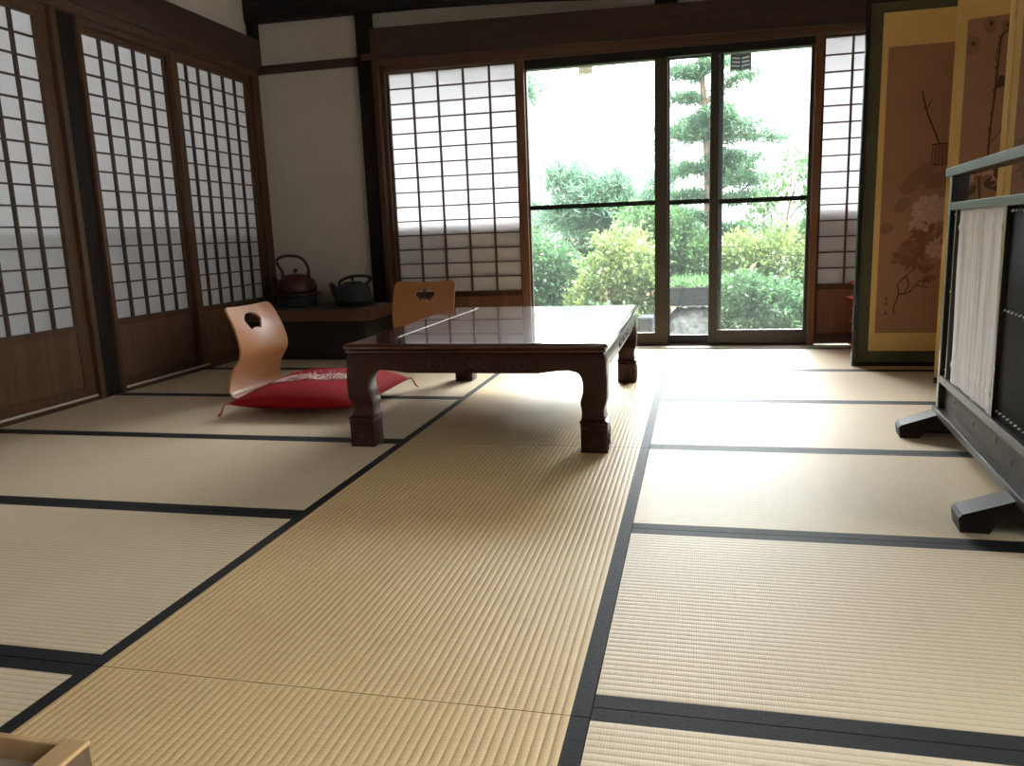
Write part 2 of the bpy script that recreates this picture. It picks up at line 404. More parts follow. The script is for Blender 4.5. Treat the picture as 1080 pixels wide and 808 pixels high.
# posts, lintels and beams ----------------------------------------------------
tn = [3]
def trim(bm, mat, label, cat='trim', bevel=0):
    tn[0] += 1
    return structure(obj('trim_%d' % tn[0], bm, mat, bevel=bevel), label, cat)
b = bm_new(); wb(b, -1.09, -.99, 0, 2.3, -.035, .03); trim(b, M['dark_z'], 'dark post between plaster wall and back paper screen', 'post', .004)
b = bm_new(); wb(b, -.985, -.945, 0, 2.049, -.056, .02); wb(b, -.945, -.918, 0, 1.84, -.018, .02); trim(b, M['brown_z'], 'brown door casing beside the dark post', 'casing', .003)
# log beam along the top of the back wall, dipping a little to the right
b = bm_new()
rings = []
for i in range(25):
    x = -1.96 + i * 5.1 / 24
    d_ = max(0, x + .93); zb = 2.153 - .010 * d_ - .0235 * d_ * d_ + .010 * max(0, -x - 1.1)
    rings.append([(x, YB - .055, zb + .012), (x, YB - .043, zb), (x, YB + .02, zb), (x, YB + .02, 2.5), (x, YB - .055, 2.5)])
loft(b, rings); trim(b, M['dark_x'], 'dark heavy beam across the top of the back wall', 'beam')
b = bm_new(); wb(b, XL - .01, XL + .045, 2.06, 2.4, -.05, .02); trim(b, M['dark_z'], 'dark stub of post in the upper corner', 'post')
b = bm_new(); wb(b, XL, -1.09, 1.842, 1.896, -.014, .02); trim(b, M['lintel_x'], 'brown rail across the plaster wall above the kettles', 'rail', .002)
b = bm_new()
def wbt(bm, x0, x1, z0, z1, w0, w1, k=-.0175):      # long board sagging slightly to the right
    prism(bm, [(x0, z0), (x1, z0 + k * (x1 - x0)), (x1, z1 + k * (x1 - x0)), (x0, z1)], lambda u, v, w: (u, YB + w, v), w0, w1)
wbt(b, -.985, 2.9, 1.867, 2.048, -.055, .03)
trim(b, M['lintel_x'], 'wide brown lintel board above the glass doors', 'lintel')
b = bm_new(); wbt(b, -.945, 2.9, 1.828, 1.869, -.030, .03); wb(b, -.945, 2.9, 1.785, 1.800, -.010, .03, .002); wbt(b, -.945, 2.9, 1.793, 1.830, -.018, .03, -.006); trim(b, M['brown_x'], 'grooved door head under the wide lintel', 'door head')
b = bm_new(); wb(b, -1.055, -.985, 1.865, 1.90, -.052, -.034); trim(b, M['brown_x'], 'small brown bracket end on the dark post', 'bracket')
b = bm_new(); wb(b, .80, .93, 2.0, 2.2, -.02, .03); trim(b, M['dark_z'], 'short dark strut above the lintel', 'strut')
b = bm_new(); wb(b, -.054, -.030, .0, 1.795, -.010, .03); wb(b, -.030, .0, 0, 1.795, -.022, .045, .002); trim(b, M['skirt_b'], 'brown jamb at the left of the glass doors', 'jamb')
b = bm_new(); wb(b, 1.702, 1.742, 0, 1.795, -.022, .045, .002); trim(b, M['skirt_b'], 'brown jamb at the right of the glass doors', 'jamb')
# left wall
b = bm_new(); wl(b, 0, 3.985, 1.872, 2.062, -.045, .02, .003); trim(b, M['lintel_y'], 'wide brown lintel board above the left paper screens', 'lintel')
b = bm_new(); wl(b, .0, 3.945, 1.832, 1.872, -.022, .02); wl(b, .0, 3.945, 1.826, 1.832, -.010, .02); wl(b, 0, 3.945, 1.80, 1.826, .006, .05); trim(b, M['brown_y'], 'grooved door head above the left paper screens', 'door head')
b = bm_new(); wl(b, 2.205, 2.325, 0, 2.3, -.004, .12); trim(b, M['dark_z'], 'dark post between the left paper screens', 'post', .003)
b = bm_new(); wl(b, 2.172, 2.205, 0, 1.872, -.020, .05, .002); trim(b, M['brown_z'], 'brown casing strip before the dark left post', 'casing')
b = bm_new(); wl(b, 2.325, 2.352, 0, 1.84, -.020, .05, .002); trim(b, M['brown_z'], 'brown casing strip behind the dark left post', 'casing')
b = bm_new(); wl(b, 3.868, 3.96, 0, 1.84, -.012, .05, .002); trim(b, M['brown_z'], 'brown corner post at the end of the left screens', 'post')
b = bm_new(); wl(b, 0, 2.172, 0, .016, -.003, .10); wl(b, 2.352, 3.868, 0, .016, -.003, .10); trim(b, M['brown_y'], 'brown threshold under the left paper screens', 'threshold')
b = bm_new(); wl(b, 0, 2.172, .016, .026, .0, .006); wl(b, 2.352, 3.10, .016, .026, .0, .006); trim(b, M['pale'], 'pale strip imitating light leaking along the left threshold', 'strip')  # pale strip stands in for light leaking under the left screens

# ------------------------------------------------------------------ shoji doors
def shoji(name, wall, u0, u1, cols, w, label, ztop=1.80, zb=.016, pz0=.372, pz1=1.772, rows=15, kum=None, frame=None, skirt=None, paper='paper', bw=(.0065, .005), back_frame=True):
    """u0,u1 outer edges; cols = list of lattice boundaries (first, last = paper edges); w = depth of its front face"""
    P = wl if wall == 'l' else wb
    base = (XL - w, (u0 + u1) / 2, zb) if wall == 'l' else ((u0 + u1) / 2, YB + w, zb)
    t = structure(thing(name, label, 'paper screen', base))
    T = .030
    b = bm_new()
    P(b, u0, cols[0], zb, ztop, w, w + T, .002); P(b, cols[-1], u1, zb, ztop, w, w + T, .002)
    P(b, cols[0], cols[-1], pz1, ztop, w + .001, w + T, .001)
    P(b, cols[0], cols[-1], pz0 - .035, pz0, w + .001, w + T, .002)
    P(b, cols[0], cols[-1], zb, zb + .055, w + .001, w + T, .002)
    obj('frame', b, frame, t)
    b = bm_new(); P(b, cols[0] - .003, cols[-1] + .003, zb + .053, pz0 - .033, w + .010, w + .018); obj('skirt_board', b, skirt, t)
    b = bm_new()
    hv, hh = bw
    for c in cols[1:-1]: P(b, c - hv, c + hv, pz0, pz1, w + .006, w + .022)
    for i in range(1, rows):
        z = pz0 + (pz1 - pz0) * i / rows
        P(b, cols[0], cols[-1], z - hh * .8, z + hh * .8, w + .009, w + .0215)
    obj('lattice', b, kum, t)
    b = bm_new(); P(b, cols[0] - .004, cols[-1] + .004, pz0 - .004, pz1 + .004, w + .0225, w + .0232); obj('paper', b, M[paper], t)
    return t
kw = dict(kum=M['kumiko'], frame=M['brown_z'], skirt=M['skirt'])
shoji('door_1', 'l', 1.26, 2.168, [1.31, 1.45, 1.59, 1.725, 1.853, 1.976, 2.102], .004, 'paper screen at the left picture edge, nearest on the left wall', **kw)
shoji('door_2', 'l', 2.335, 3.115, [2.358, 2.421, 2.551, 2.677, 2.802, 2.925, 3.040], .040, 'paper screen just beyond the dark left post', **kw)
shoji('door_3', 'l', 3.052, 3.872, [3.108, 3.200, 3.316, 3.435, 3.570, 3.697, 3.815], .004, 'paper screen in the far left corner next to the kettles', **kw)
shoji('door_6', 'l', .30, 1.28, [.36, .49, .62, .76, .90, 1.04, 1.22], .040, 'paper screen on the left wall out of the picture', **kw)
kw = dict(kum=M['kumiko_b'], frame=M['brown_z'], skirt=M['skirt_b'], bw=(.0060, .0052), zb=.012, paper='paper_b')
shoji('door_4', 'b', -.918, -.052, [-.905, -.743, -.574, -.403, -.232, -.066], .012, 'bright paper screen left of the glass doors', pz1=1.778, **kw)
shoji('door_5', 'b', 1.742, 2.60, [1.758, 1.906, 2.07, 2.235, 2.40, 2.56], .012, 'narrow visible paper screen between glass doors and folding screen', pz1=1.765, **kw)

# unseen panes added behind the paper screens to darken their lower part
for nm, args in (('dim_pane_1', ('b', -.96, -.03, .0, .835)), ('dim_pane_2', ('b', 1.74, 2.75, .0, .835)), ('dim_pane_3', ('l', .3, 2.18, .0, .835)), ('dim_pane_4', ('l', 2.33, 3.9, .0, .835))):
    b = bm_new(); wall, u0, u1, z0, z1 = args
    (wl if wall == 'l' else wb)(b, u0, u1, z0, z1, .072, .078)
    structure(obj(nm, b, M['dim_pane']), 'added dim pane darkening the lower part of the paper screens', 'window')
# closing boards under the left screens
b = bm_new(); wl(b, .02, YB, -.05, .0, .02, .09); structure(obj('baseboard_left', b, M['brown_y']), 'base board of the left wall', 'baseboard')

# ------------------------------------------------------------------ glass doors
def sash(name, x0, x1, w, label, lst, rst, bot, top, mid, mat, z0=.012, z1=1.75):
    t = structure(thing(name, label, 'glass door', ((x0 + x1) / 2, YB + w, z0)))
    T = .032
    b = bm_new()
    wb(b, x0, x0 + lst, z0, z1, w, w + T, .002); wb(b, x1 - rst, x1, z0, z1, w, w + T, .002)
    wb(b, x0 + lst, x1 - rst, z0, z0 + bot, w + .001, w + T, .002); wb(b, x0 + lst, x1 - rst, z1 - top, z1, w + .001, w + T)
    obj('sash_frame', b, mat, t)
    b = bm_new(); wb(b, x0 + lst, x1 - rst, mid - .014, mid + .014, w + .004, w + T - .004); obj('middle_rail', b, M['alu_blk'], t)
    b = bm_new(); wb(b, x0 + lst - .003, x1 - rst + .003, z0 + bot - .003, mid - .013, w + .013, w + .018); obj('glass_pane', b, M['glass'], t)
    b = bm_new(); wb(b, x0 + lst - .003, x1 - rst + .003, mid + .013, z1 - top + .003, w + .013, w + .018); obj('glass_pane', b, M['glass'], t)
    return t
sash('window_1', -.012, .874, .012, 'left sliding glass door with dark frame', .022, .080, .072, .02, .893, M['alu'])
sash('window_2', 1.122, 1.710, .012, 'right sliding glass door with dark frame', .052, .028, .086, .02, .882, M['alu'])
sash('window_3', .855, 1.20, .055, 'narrow middle glass door set behind the two others', .03, .03, .05, .02, .890, M['alu_blk'])
b = bm_new(); wb(b, 0, 1.702, -.02, .010, -.012, .10); wb(b, 0, 1.702, .010, .020, .046, .054); trim(b, M['alu'], 'dark aluminium track under the glass doors', 'track')
b = bm_new(); wb(b, 0, 1.702, 1.735, 1.795, .002, .10); trim(b, M['alu_blk'], 'dark aluminium head above the glass doors', 'door head')
b = bm_new(); wb(b, -.012, .0, 0, 1.795, .046, .1); wb(b, 1.702, 1.715, 0, 1.795, .046, .1); trim(b, M['alu_blk'], 'dark aluminium side frame of the glass doors', 'frame')

# ------------------------------------------------------------------ low carved table
TX0, TX1, TY0, TY1, TZ = -.155, .770, 1.445, 2.805, .370
TC = Vector(((TX0 + TX1) / 2, (TY0 + TY1) / 2, 0))
table = thing('low_table', 'low red brown lacquered table with carved apron and curved legs', 'table', TC)
def rrect(x0, x1, y0, y1, r, z, n=4):
    pts = []
    for cx, cy, a in ((x1 - r, y1 - r, 0), (x0 + r, y1 - r, 90), (x0 + r, y0 + r, 180), (x1 - r, y0 + r, 270)):
        for k in range(n + 1):
            t = math.radians(a + 90 * k / n); pts.append((cx + r * math.cos(t), cy + r * math.sin(t), z))
    return pts
b = bm_new()
prof = [(.030, .334), (.012, .336), (.004, .340), (.003, .346), (.009, .3485), (.010, .352), (-.001, .354), (-.003, .358), (-.003, .362), (.001, .367), (.007, TZ), (.020, TZ)]
loft(b, [rrect(TX0 + i, TX1 - i, TY0 + i, TY1 - i + .0, .012, z) for i, z in prof])
obj('table_top', b, M['lacquer'], table, autos=math.radians(38))
for xi in (-.022, .604):
    b = bm_new(); box(b, xi - .0035, xi + .0035, TY0 + .19, TY1 - .06, TZ - .001, TZ + .0006); o = obj('inlay_strip', b, M['inlay'], table); o['label'] = 'pale straight inlay line'
# apron: four boards with an arched lower edge and carved vines
def apron(axis, fixed, sgn):
    if axis == 'x': a0, a1 = TX0 + .03, TX1 - .03
    else: a0, a1 = TY0 + .03, TY1 - .03
    b = bm_new(); n = 120
    def zb(u):
        d = min(u - a0, a1 - u)            # distance from the leg corner
        if d < .10: return .268 - .0 * d + .010 * max(0, (d - .055) / .045) if d > .055 else .262
        if d < .20: return .268 + .010 * math.cos((d - .10) / .10 * PI / 2 * 1.0) if d < .2 else .268
        return .268
    th = .012
    rings = []
    for i in range(n + 1):
        u = a0 + (a1 - a0) * i / n; z = zb(u)
        def pt(w, zz):
            return (u, fixed + sgn * w, zz) if axis == 'x' else (fixed + sgn * w, u, zz)
        rings.append([pt(.010, z), pt(.008, z + .006), pt(.006, .30), pt(.008, .322), pt(.014, .336), pt(.032, .336), pt(.032, z)])
    loft(b, rings)
    o = obj('apron', b, M['lacquer_z'], table, autos=math.radians(50))
    # carved scroll relief
    b = bm_new()
    L = a1 - a0; mid = (a0 + a1) / 2
    def P3(u, z, w=.0055): return (u, fixed + sgn * w, z) if axis == 'x' else (fixed + sgn * w, u, z)
    for c, sc_ in ((mid, 1.0), (mid - .155, .85), (mid + .155, .85)):
        for s in (-1, 1):
            pts = []
            for k in range(22):
                t = k / 21 * 2.2 * PI; r = (.006 + .0155 * k / 21) * sc_
                pts.append(P3(c + s * (.026 * sc_ + r * math.cos(t) * 1.5), .298 + r * math.sin(t)))
            tube(b, pts, .0022, 6)
        pts = [P3(c + (-.07 + .14 * k / 20) * sc_, .296 + .012 * math.sin(k / 20 * 4 * PI)) for k in range(21)]
        tube(b, pts, .0018, 6)
        for k in range(5):
            a = k * 2 * PI / 5
            tube(b, [P3(c, .30), P3(c + .010 * math.cos(a), .30 + .010 * math.sin(a)), P3(c + .016 * math.cos(a), .30 + .013 * math.sin(a))], [.001, .003, .001], 6)
    obj('carving', b, M['lacquer_z'], o, smooth=True)
apron('x', TY0, 1); apron('x', TY1, -1); apron('y', TX0, 1); apron('y', TX1, -1)
# legs: lofted square section, curved on every side.  (outer offset, inner offset) at height z
leg_prof = [(.002, .092, 0), (.002, .092, .086), (.000, .094, .090), (.003, .091, .094), (.003, .091, .098), (-.001, .095, .101), (-.001, .095, .106), (.010, .090, .112),
            (.0135, .089, .125), (.0145, .089, .138), (.013, .090, .150), (.009, .092, .162), (.005, .091, .174), (.003, .087, .188), (.002, .083, .205), (.002, .082, .225), (.002, .083, .240), (.003, .087, .255), (.004, .094, .266), (.004, .104, .274), (.005, .112, .284), (.005, .118, .300), (.006, .118, .318), (.009, .118, .330), (.014, .118, .336)]
def leg(cx, cy, sx, sy):
    b = bm_new(); rings = []
    for o_, i_, z in leg_prof:
        xs = (cx + sx * o_, cx + sx * i_); ys = (cy + sy * o_, cy + sy * i_)
        r = .004
        rings.append(rrect(min(xs), max(xs), min(ys), max(ys), r, z, 2))
    loft(b, rings)
    o = obj('leg', b, M['lacquer_z'], table, autos=math.radians(35))
    # carved panel on the outward faces of the foot block
    b = bm_new()
    for face in ('x', 'y'):
        def P3(u, z, w=.0015):
            return (cx + sx * (.047 + u), cy + sy * w, z) if face == 'x' else (cx + sx * w, cy + sy * (.047 + u), z)
        fr = [(-.034, .012), (.034, .012), (.034, .078), (-.034, .078), (-.034, .012)]
        tube(b, [P3(u, z) for u, z in fr], .0018, 5)
        for k in range(6):
            a = k * PI / 3
            tube(b, [P3(0, .042), P3(.010 * math.cos(a), .042 + .010 * math.sin(a)), P3(.020 * math.cos(a + .25), .042 + .018 * math.sin(a + .25))], [.001, .003, .0008], 5)
        tube(b, smooth_path([P3(-.028, .026), P3(-.015, .020), P3(0, .027), P3(.015, .020), P3(.028, .027)], 4), .0016, 5)
    obj('foot_carving', b, M['lacquer_z'], o, smooth=True)
for cx, sx in ((TX0, 1), (TX1, -1)):
    for cy, sy in ((TY0, 1), (TY1, -1)): leg(cx, cy, sx, sy)

# ------------------------------------------------------------------ legless chairs
def fan_poly(n, s):
    """fan outline sampled by n angles, centre at origin"""
    top_r, w = .030 * s, .040 * s
    pts = []
    key = [(.048, .004), (.042, .014), (.032, .0225), (.018, .029), (0, .031), (-.018, .029), (-.032, .0225), (-.042, .014), (-.048, .004), (-.027, -.027), (-.015, -.0215), (0, -.0195), (.015, -.0215), (.027, -.027)]
    key = [(u * s, v * s) for u, v in key]
    for k in range(n):
        a = 2 * PI * k / n; d = (math.cos(a), math.sin(a)); best = None
        for i in range(len(key)):
            (x1, y1), (x2, y2) = key[i], key[(i + 1) % len(key)]
            ex, ey = x2 - x1, y2 - y1; den = d[0] * ey - d[1] * ex
            if abs(den) < 1e-12: continue
            t = (x1 * ey - y1 * ex) / den; q = (x1 * d[1] - y1 * d[0]) / den
            if t > 0 and -1e-6 <= q <= 1 + 1e-6: best = t if best is None else min(best, t)
        pts.append((d[0] * best, d[1] * best))
    return pts
def outline(n, half_w, v0, v1, c, r, half_w0):
    """ray-cast rounded tapered outline from centre (0,c); v0 bottom, v1 top"""
    key = []
    key.append((half_w0, v0))
    for k in range(7):
        a = PI / 2 * k / 6; key.append((half_w - r + r * math.cos(a), v1 - r + r * math.sin(a)))
    for k in range(7):
        a = PI / 2 + PI / 2 * k / 6; key.append((-half_w + r + r * math.cos(a), v1 - r + r * math.sin(a)))
    key.append((-half_w0, v0))
    key = [(u, v - c) for u, v in key]; pts = []
    for k in range(n):
        a = 2 * PI * k / n; d = (math.cos(a), math.sin(a)); best = None
        for i in range(len(key)):
            (x1, y1), (x2, y2) = key[i], key[(i + 1) % len(key)]
            ex, ey = x2 - x1, y2 - y1; den = d[0] * ey - d[1] * ex
            if abs(den) < 1e-12: continue
            t = (x1 * ey - y1 * ex) / den; q = (x1 * d[1] - y1 * d[0]) / den
            if t > 0 and -1e-6 <= q <= 1 + 1e-6: best = t if best is None else max(best, t)
        pts.append((d[0] * best, d[1] * best))
    return pts
def profile(kind_h):
    """side profile (forward, up) of the bent plywood, from the seat front edge to the top of the back"""
    return smooth_path([(.40, 0, .010), (.25, 0, .010), (.10, 0, .011), (.035, 0, .014), (.008, 0, .030), (.002, 0, .060), (.016, 0, .120), (.046, 0, .200 * kind_h), (.050, 0, .245 * kind_h), (.036, 0, .310 * kind_h), (.010, 0, .375 * kind_h), (-.020, 0, .432 * kind_h)], 8)
def legless_chair(name, label, loc, rot, h=1.0, w0=.235, w1=.200, hole=1.55, dish=.020):
    t = thing(name, label, 'chair', loc); 
    pr = profile(h)
    cum = [0]
    for a, c in zip(pr[:-1], pr[1:]): cum.append(cum[-1] + (c - a).length)
    iz = next(i for i, p in enumerate(pr) if p.z > .026 and p.x < .05)
    vb, vt = cum[iz], cum[-1]
    def at(v):
        v = min(max(v, 0), cum[-1])
        for i in range(len(cum) - 1):
            if cum[i + 1] >= v:
                q = (v - cum[i]) / max(1e-9, cum[i + 1] - cum[i]); p = pr[i].lerp(pr[i + 1], q); tg = (pr[i + 1] - pr[i]).normalized(); return p, tg
        return pr[-1], (pr[-1] - pr[-2]).normalized()
    def pos(u, v, off):
        p, tg = at(v); nrm = Vector((tg.z, 0, -tg.x))      # towards the sitter for the back
        d = 0
        k = max(0, min(1, (v - vb - .10) / .12)); k = k * k * (3 - 2 * k)
        d = dish * k * (u / .2) ** 2
        return Vector((p.x, u, p.z)) + nrm * (off + d)
    c = vt - .085
    n = 120; T = .0055
    inner = fan_poly(n, hole); outer = outline(n, w1, vb, vt, c, .035, w0)
    rings_f, rings_b = [], []
    m = 44
    for i in range(m + 1):
        q = i / m
        rings_f.append([pos(a[0] + (o[0] - a[0]) * q, c + a[1] + (o[1] - a[1]) * q, T) for a, o in zip(inner, outer)])
        rings_b.append([pos(a[0] + (o[0] - a[0]) * q, c + a[1] + (o[1] - a[1]) * q, -T) for a, o in zip(inner, outer)])
    b = bm_new()
    seq = rings_f + rings_b[::-1] + [rings_f[0]]
    R = [[b.verts.new(x) for x in r] for r in seq[:-1]]; R.append(R[0])
    for A, B in zip(R[:-1], R[1:]):
        for i in range(n):
            j = (i + 1) % n; b.faces.new((A[i], A[j], B[j], B[i]))
    mt = Matrix.Rotation(rot, 4, 'Z')
    bmesh.ops.transform(b, matrix=mt, verts=b.verts); bmesh.ops.translate(b, vec=Vector(loc), verts=b.verts)
    obj('backrest', b, M['ply'], t, autos=math.radians(40))
    b = bm_new(); rings = []
    for i in range(25):
        v = vb * i / 24; hw = w0 - .02 * max(0, 1 - v / .05) ** 2
        rings.append([pos(-hw, v, -T), pos(hw, v, -T), pos(hw, v, T), pos(-hw, v, T)])
    loft(b, rings)
    bmesh.ops.transform(b, matrix=mt, verts=b.verts); bmesh.ops.translate(b, vec=Vector(loc), verts=b.verts)
    obj('seat', b, M['ply'], t, autos=math.radians(40))
    return t
legless_chair('legless_chair', 'orange bentwood legless chair with fan shaped hole behind the red cushion', (-1.092, 2.375, 0), 0)
legless_chair('legless_chair', 'orange bentwood legless chair beyond the table, in front of the bright paper screen', (-.535, 3.42, 0), -PI / 2 - .06, h=1.085, w0=.20, w1=.195, hole=1.35, dish=.022)

# ------------------------------------------------------------------ cushions
def cushion_bm(cx, cy, z0, half, th, rot, tilt=0, seedv=0, n=36):
    b = bm_new()
    def P3(u, v, side):
        e = max(0, 1 - abs(u) ** 4.5) ** .62 * max(0, 1 - abs(v) ** 4.5) ** .62
        puff = (max(0, 1 - u * u) * max(0, 1 - v * v)) ** .35
        h = th * .5 * (.38 * e + .62 * puff ** 1.25)
        bow = 1 - .055 * (1 - u * u) * (abs(v) ** 3) - 0
        bow2 = 1 - .055 * (1 - v * v) * (abs(u) ** 3)
        x, y = u * half * bow2, v * half * bow
        z = h if side > 0 else -h * .8
        wob = .004 * noise.noise(Vector((x * 9 + seedv, y * 9, side)))
        zc = th * .42
        corner = (abs(u) * abs(v)) ** 5
        zz = max(.002, zc + z + wob * e + tilt * (v + .6) * e)
        c, s = math.cos(rot), math.sin(rot)
        return (cx + x * c - y * s, cy + x * s + y * c, z0 + zz)
    G = {}
    for side in (1, -1):
        for i in range(n + 1):
            for j in range(n + 1):
                u = math.sin((i / n - .5) * PI); v = math.sin((j / n - .5) * PI)
                edge = i in (0, n) or j in (0, n)
                if side < 0 and edge: G[(side, i, j)] = G[(1, i, j)]; continue
                G[(side, i, j)] = b.verts.new(P3(u, v, side))
        for i in range(n):
            for j in range(n):
                q = [G[(side, i, j)], G[(side, i + 1, j)], G[(side, i + 1, j + 1)], G[(side, i, j + 1)]]
                b.faces.new(q if side > 0 else q[::-1])
    top = lambda u, v: Vector(P3(u, v, 1))
    return b, top
def floor_cushion(label, cx, cy, z0, half, th, rot, mat, group=None, embroidered=False, tassels=True, n=36, seedv=0, tilt=0):
    b, top = cushion_bm(cx, cy, z0, half, th, rot, tilt, n=n, seedv=seedv)
    t = thing('floor_cushion', label, 'cushion', (cx, cy, z0), group)
    obj('cushion_cover', b, mat, t, smooth=True)
    if tassels:
        for su in (-1, 1):
            for sv in (-1, 1):
                b = bm_new(); p = top(su, sv); d = (p - Vector((cx, cy, p.z))).normalized()
                for k in range(5):
                    a = (k - 2) * .16; dd = Matrix.Rotation(a, 3, 'Z') @ d
                    zt = max(z0 + .003, .003)
                    tube(b, smooth_path([p - d * .008, p + dd * .012 + Vector((0, 0, -.004)), p + dd * .028 + Vector((0, 0, (zt - p.z) * .7)), Vector((p.x + dd.x * .042, p.y + dd.y * .042, zt))], 4), .0016, 5)
                tube(b, [p - d * .012, p + d * .008], .004, 6)
                obj('tassel', b, M['tassel'], t, smooth=True)
    if embroidered:
        b = bm_new()
        def line(pts, r=.0022):
            tube(b, [top(u, v) + Vector((0, 0, .0015)) for u, v in pts], r * 1.6, 5, flat=.7)
        er = random.Random(3)
        # two open fans side by side, each with ribs and wave marks
        for fu, fv, a0, R in ((-.30, -.30, 2.0, .36), (.26, -.28, 1.8, .38)):
            for rr in (1.0, .62):
                line([(fu + R * rr * math.cos(a0 - 1.25 + 2.5 * k / 24), fv + R * rr * math.sin(a0 - 1.25 + 2.5 * k / 24)) for k in range(25)], .003)
            for s in (-1.25, 1.25):
                line([(fu + R * q * math.cos(a0 + s), fv + R * q * math.sin(a0 + s)) for q in (.1, .4, .7, 1.0)], .003)
            for k in range(9):
                a = a0 - 1.25 + 2.5 * k / 8
                line([(fu + R * q * math.cos(a), fv + R * q * math.sin(a)) for q in (.12, .35, .6)], .0014)
            for k in range(60):
                a = a0 + er.uniform(-1.15, 1.15); r = R * er.uniform(.66, .96); c = (fu + r * math.cos(a), fv + r * math.sin(a)); e = er.uniform(0, 6.28)
                line([(c[0] - .022 * math.cos(e), c[1] - .022 * math.sin(e)), (c[0] + .006 * math.sin(e), c[1] - .006 * math.cos(e)), (c[0] + .022 * math.cos(e), c[1] + .022 * math.sin(e))], .0022)
        for k in range(26):
            u, v = er.uniform(-.5, .65), er.uniform(.05, .4); e = er.uniform(0, 6.28)
            line([(u - .02 * math.cos(e), v - .02 * math.sin(e)), (u, v), (u + .02 * math.cos(e), v + .02 * math.sin(e))], .002)
        o = obj('embroidery', b, M['embro'], t, smooth=True); o['label'] = 'pale fan and wave embroidery'
    return t
floor_cushion('dark red floor cushion with pale fan embroidery beside the low table', -.600, 2.145, 0.010, .305, .120, .02, M['red'], embroidered=True, tilt=.018)
stack = [(0.0, 'lowest'), (.068, 'second from the bottom'), (.136, 'third from the bottom'), (.204, 'third from the top'), (.272, 'second from the top'), (.352, 'topmost')]
srn = random.Random(11)
for i, (z, w) in enumerate(stack):
    floor_cushion('red cushion behind the folding screen, %s of its stack' % w, 2.175 + srn.uniform(-.012, .012), 3.575 + srn.uniform(-.008, .008), z, .25 + (.012 if i in (3, 4) else 0), .075 if i < 5 else .085, srn.uniform(-.05, .05), M['red2'], 'red cushions stacked behind the folding screen', tassels=False, n=20, seedv=i * 5)

# ------------------------------------------------------------------ corner chest and kettles
PX1, PY0, PZ = -.905, 3.385, .318
chest = thing('corner_chest', 'low dark wooden chest with thick brown top board under the kettles', 'chest', ((XL + PX1) / 2, 3.65, 0))
b = bm_new(); box(b, XL + .015, PX1 - .035, PY0 + .012, YB - .06, 0, .245); obj('body', b, M['chest_d'], chest, bevel=.003)
b = bm_new()
for i in range(3):
    x0 = XL + .05 + i * .28; box(b, x0, x0 + .25, PY0 + .004, PY0 + .0115, .03, .225, .002)
obj('front_panel', b, M['chest_d'], chest)
b = bm_new(); box(b, XL + .015, PX1 - .14, PY0, YB - .06, .243, PZ - .006); box(b, PX1 - .14, PX1, PY0, YB - .06, .243, PZ - .006); obj('top_board', b, M['plank'], chest, bevel=.004)
b = bm_new(); box(b, XL + .03, PX1 - .10, PY0 + .012, YB - .065, PZ - .0065, PZ, .002); obj('lacquer_inset', b, M['blacklac'], chest)

def kettle_copper(cx, cy, z):
    t = thing('copper_kettle', 'brown copper kettle with tall arched handle on a black ring stand', 'kettle', (cx, cy, z))
    b = bm_new(); lathe(b, [(.020, z), (.100, z + .000), (.128, z + .006), (.136, z + .020), (.134, z + .045), (.124, z + .074), (.106, z + .095), (.088, z + .104), (.086, z + .110), (.020, z + .111)], cx, cy, 48)
    obj('body', b, M['copper'], t, autos=math.radians(35))
    b = bm_new(); lathe(b, [(.082, z + .110), (.084, z + .114), (.070, z + .121), (.040, z + .126), (.010, z + .128)], cx, cy, 40); lid = obj('lid', b, M['copper'], t, autos=math.radians(35))
    b = bm_new(); lathe(b, [(.005, z + .127), (.006, z + .137), (.013, z + .142), (.016, z + .150), (.013, z + .158), (.004, z + .162)], cx, cy, 20); obj('knob', b, M['copper'], lid, smooth=True)
    b = bm_new(); tube(b, smooth_path([(cx - .108, cy, z + .040), (cx - .138, cy, z + .052), (cx - .153, cy, z + .078), (cx - .160, cy, z + .106), (cx - .172, cy, z + .122)], 6), [.026 - .013 * k / 24 for k in range(25)], 14); obj('spout', b, M['copper'], t, smooth=True)
    b = bm_new(); tube(b, smooth_path([(cx - .090, cy, z + .098), (cx - .100, cy, z + .150), (cx - .128, cy, z + .195), (cx - .122, cy, z + .226), (cx - .075, cy, z + .245), (cx - .005, cy, z + .244), (cx + .055, cy, z + .226), (cx + .088, cy, z + .180), (cx + .098, cy, z + .140), (cx + .096, cy, z + .098)], 6), .0095, 12); h = obj('handle', b, M['copper'], t, smooth=True)
    for q in (-1, 1):
        b = bm_new(); lathe(b, [(.004, z + .094), (.013, z + .098), (.014, z + .112), (.009, z + .130), (.012, z + .138), (.006, z + .146)], cx + q * .094, cy, 16); obj('lug', b, M['copper'], h, smooth=True)
KX, KY = -1.545, 3.71
kz = PZ + .082
st = thing('ring_stand', 'black round stand under the copper kettle with a thin flared rim', 'stand', (KX, KY, PZ))
b = bm_new(); lathe(b, [(.02, PZ), (.126, PZ), (.130, PZ + .006), (.124, PZ + .020), (.120, PZ + .060), (.124, PZ + .070), (.02, PZ + .071)], KX, KY, 40); obj('drum', b, M['iron'], st, autos=math.radians(35))
b = bm_new(); lathe(b, [(.02, PZ + .071), (.120, PZ + .071), (.160, PZ + .076), (.160, PZ + .080), (.120, kz - .0005), (.02, kz - .0005)], KX, KY, 48); obj('rim_plate', b, M['copper'], st, autos=math.radians(35))
kettle_copper(KX, KY, kz)

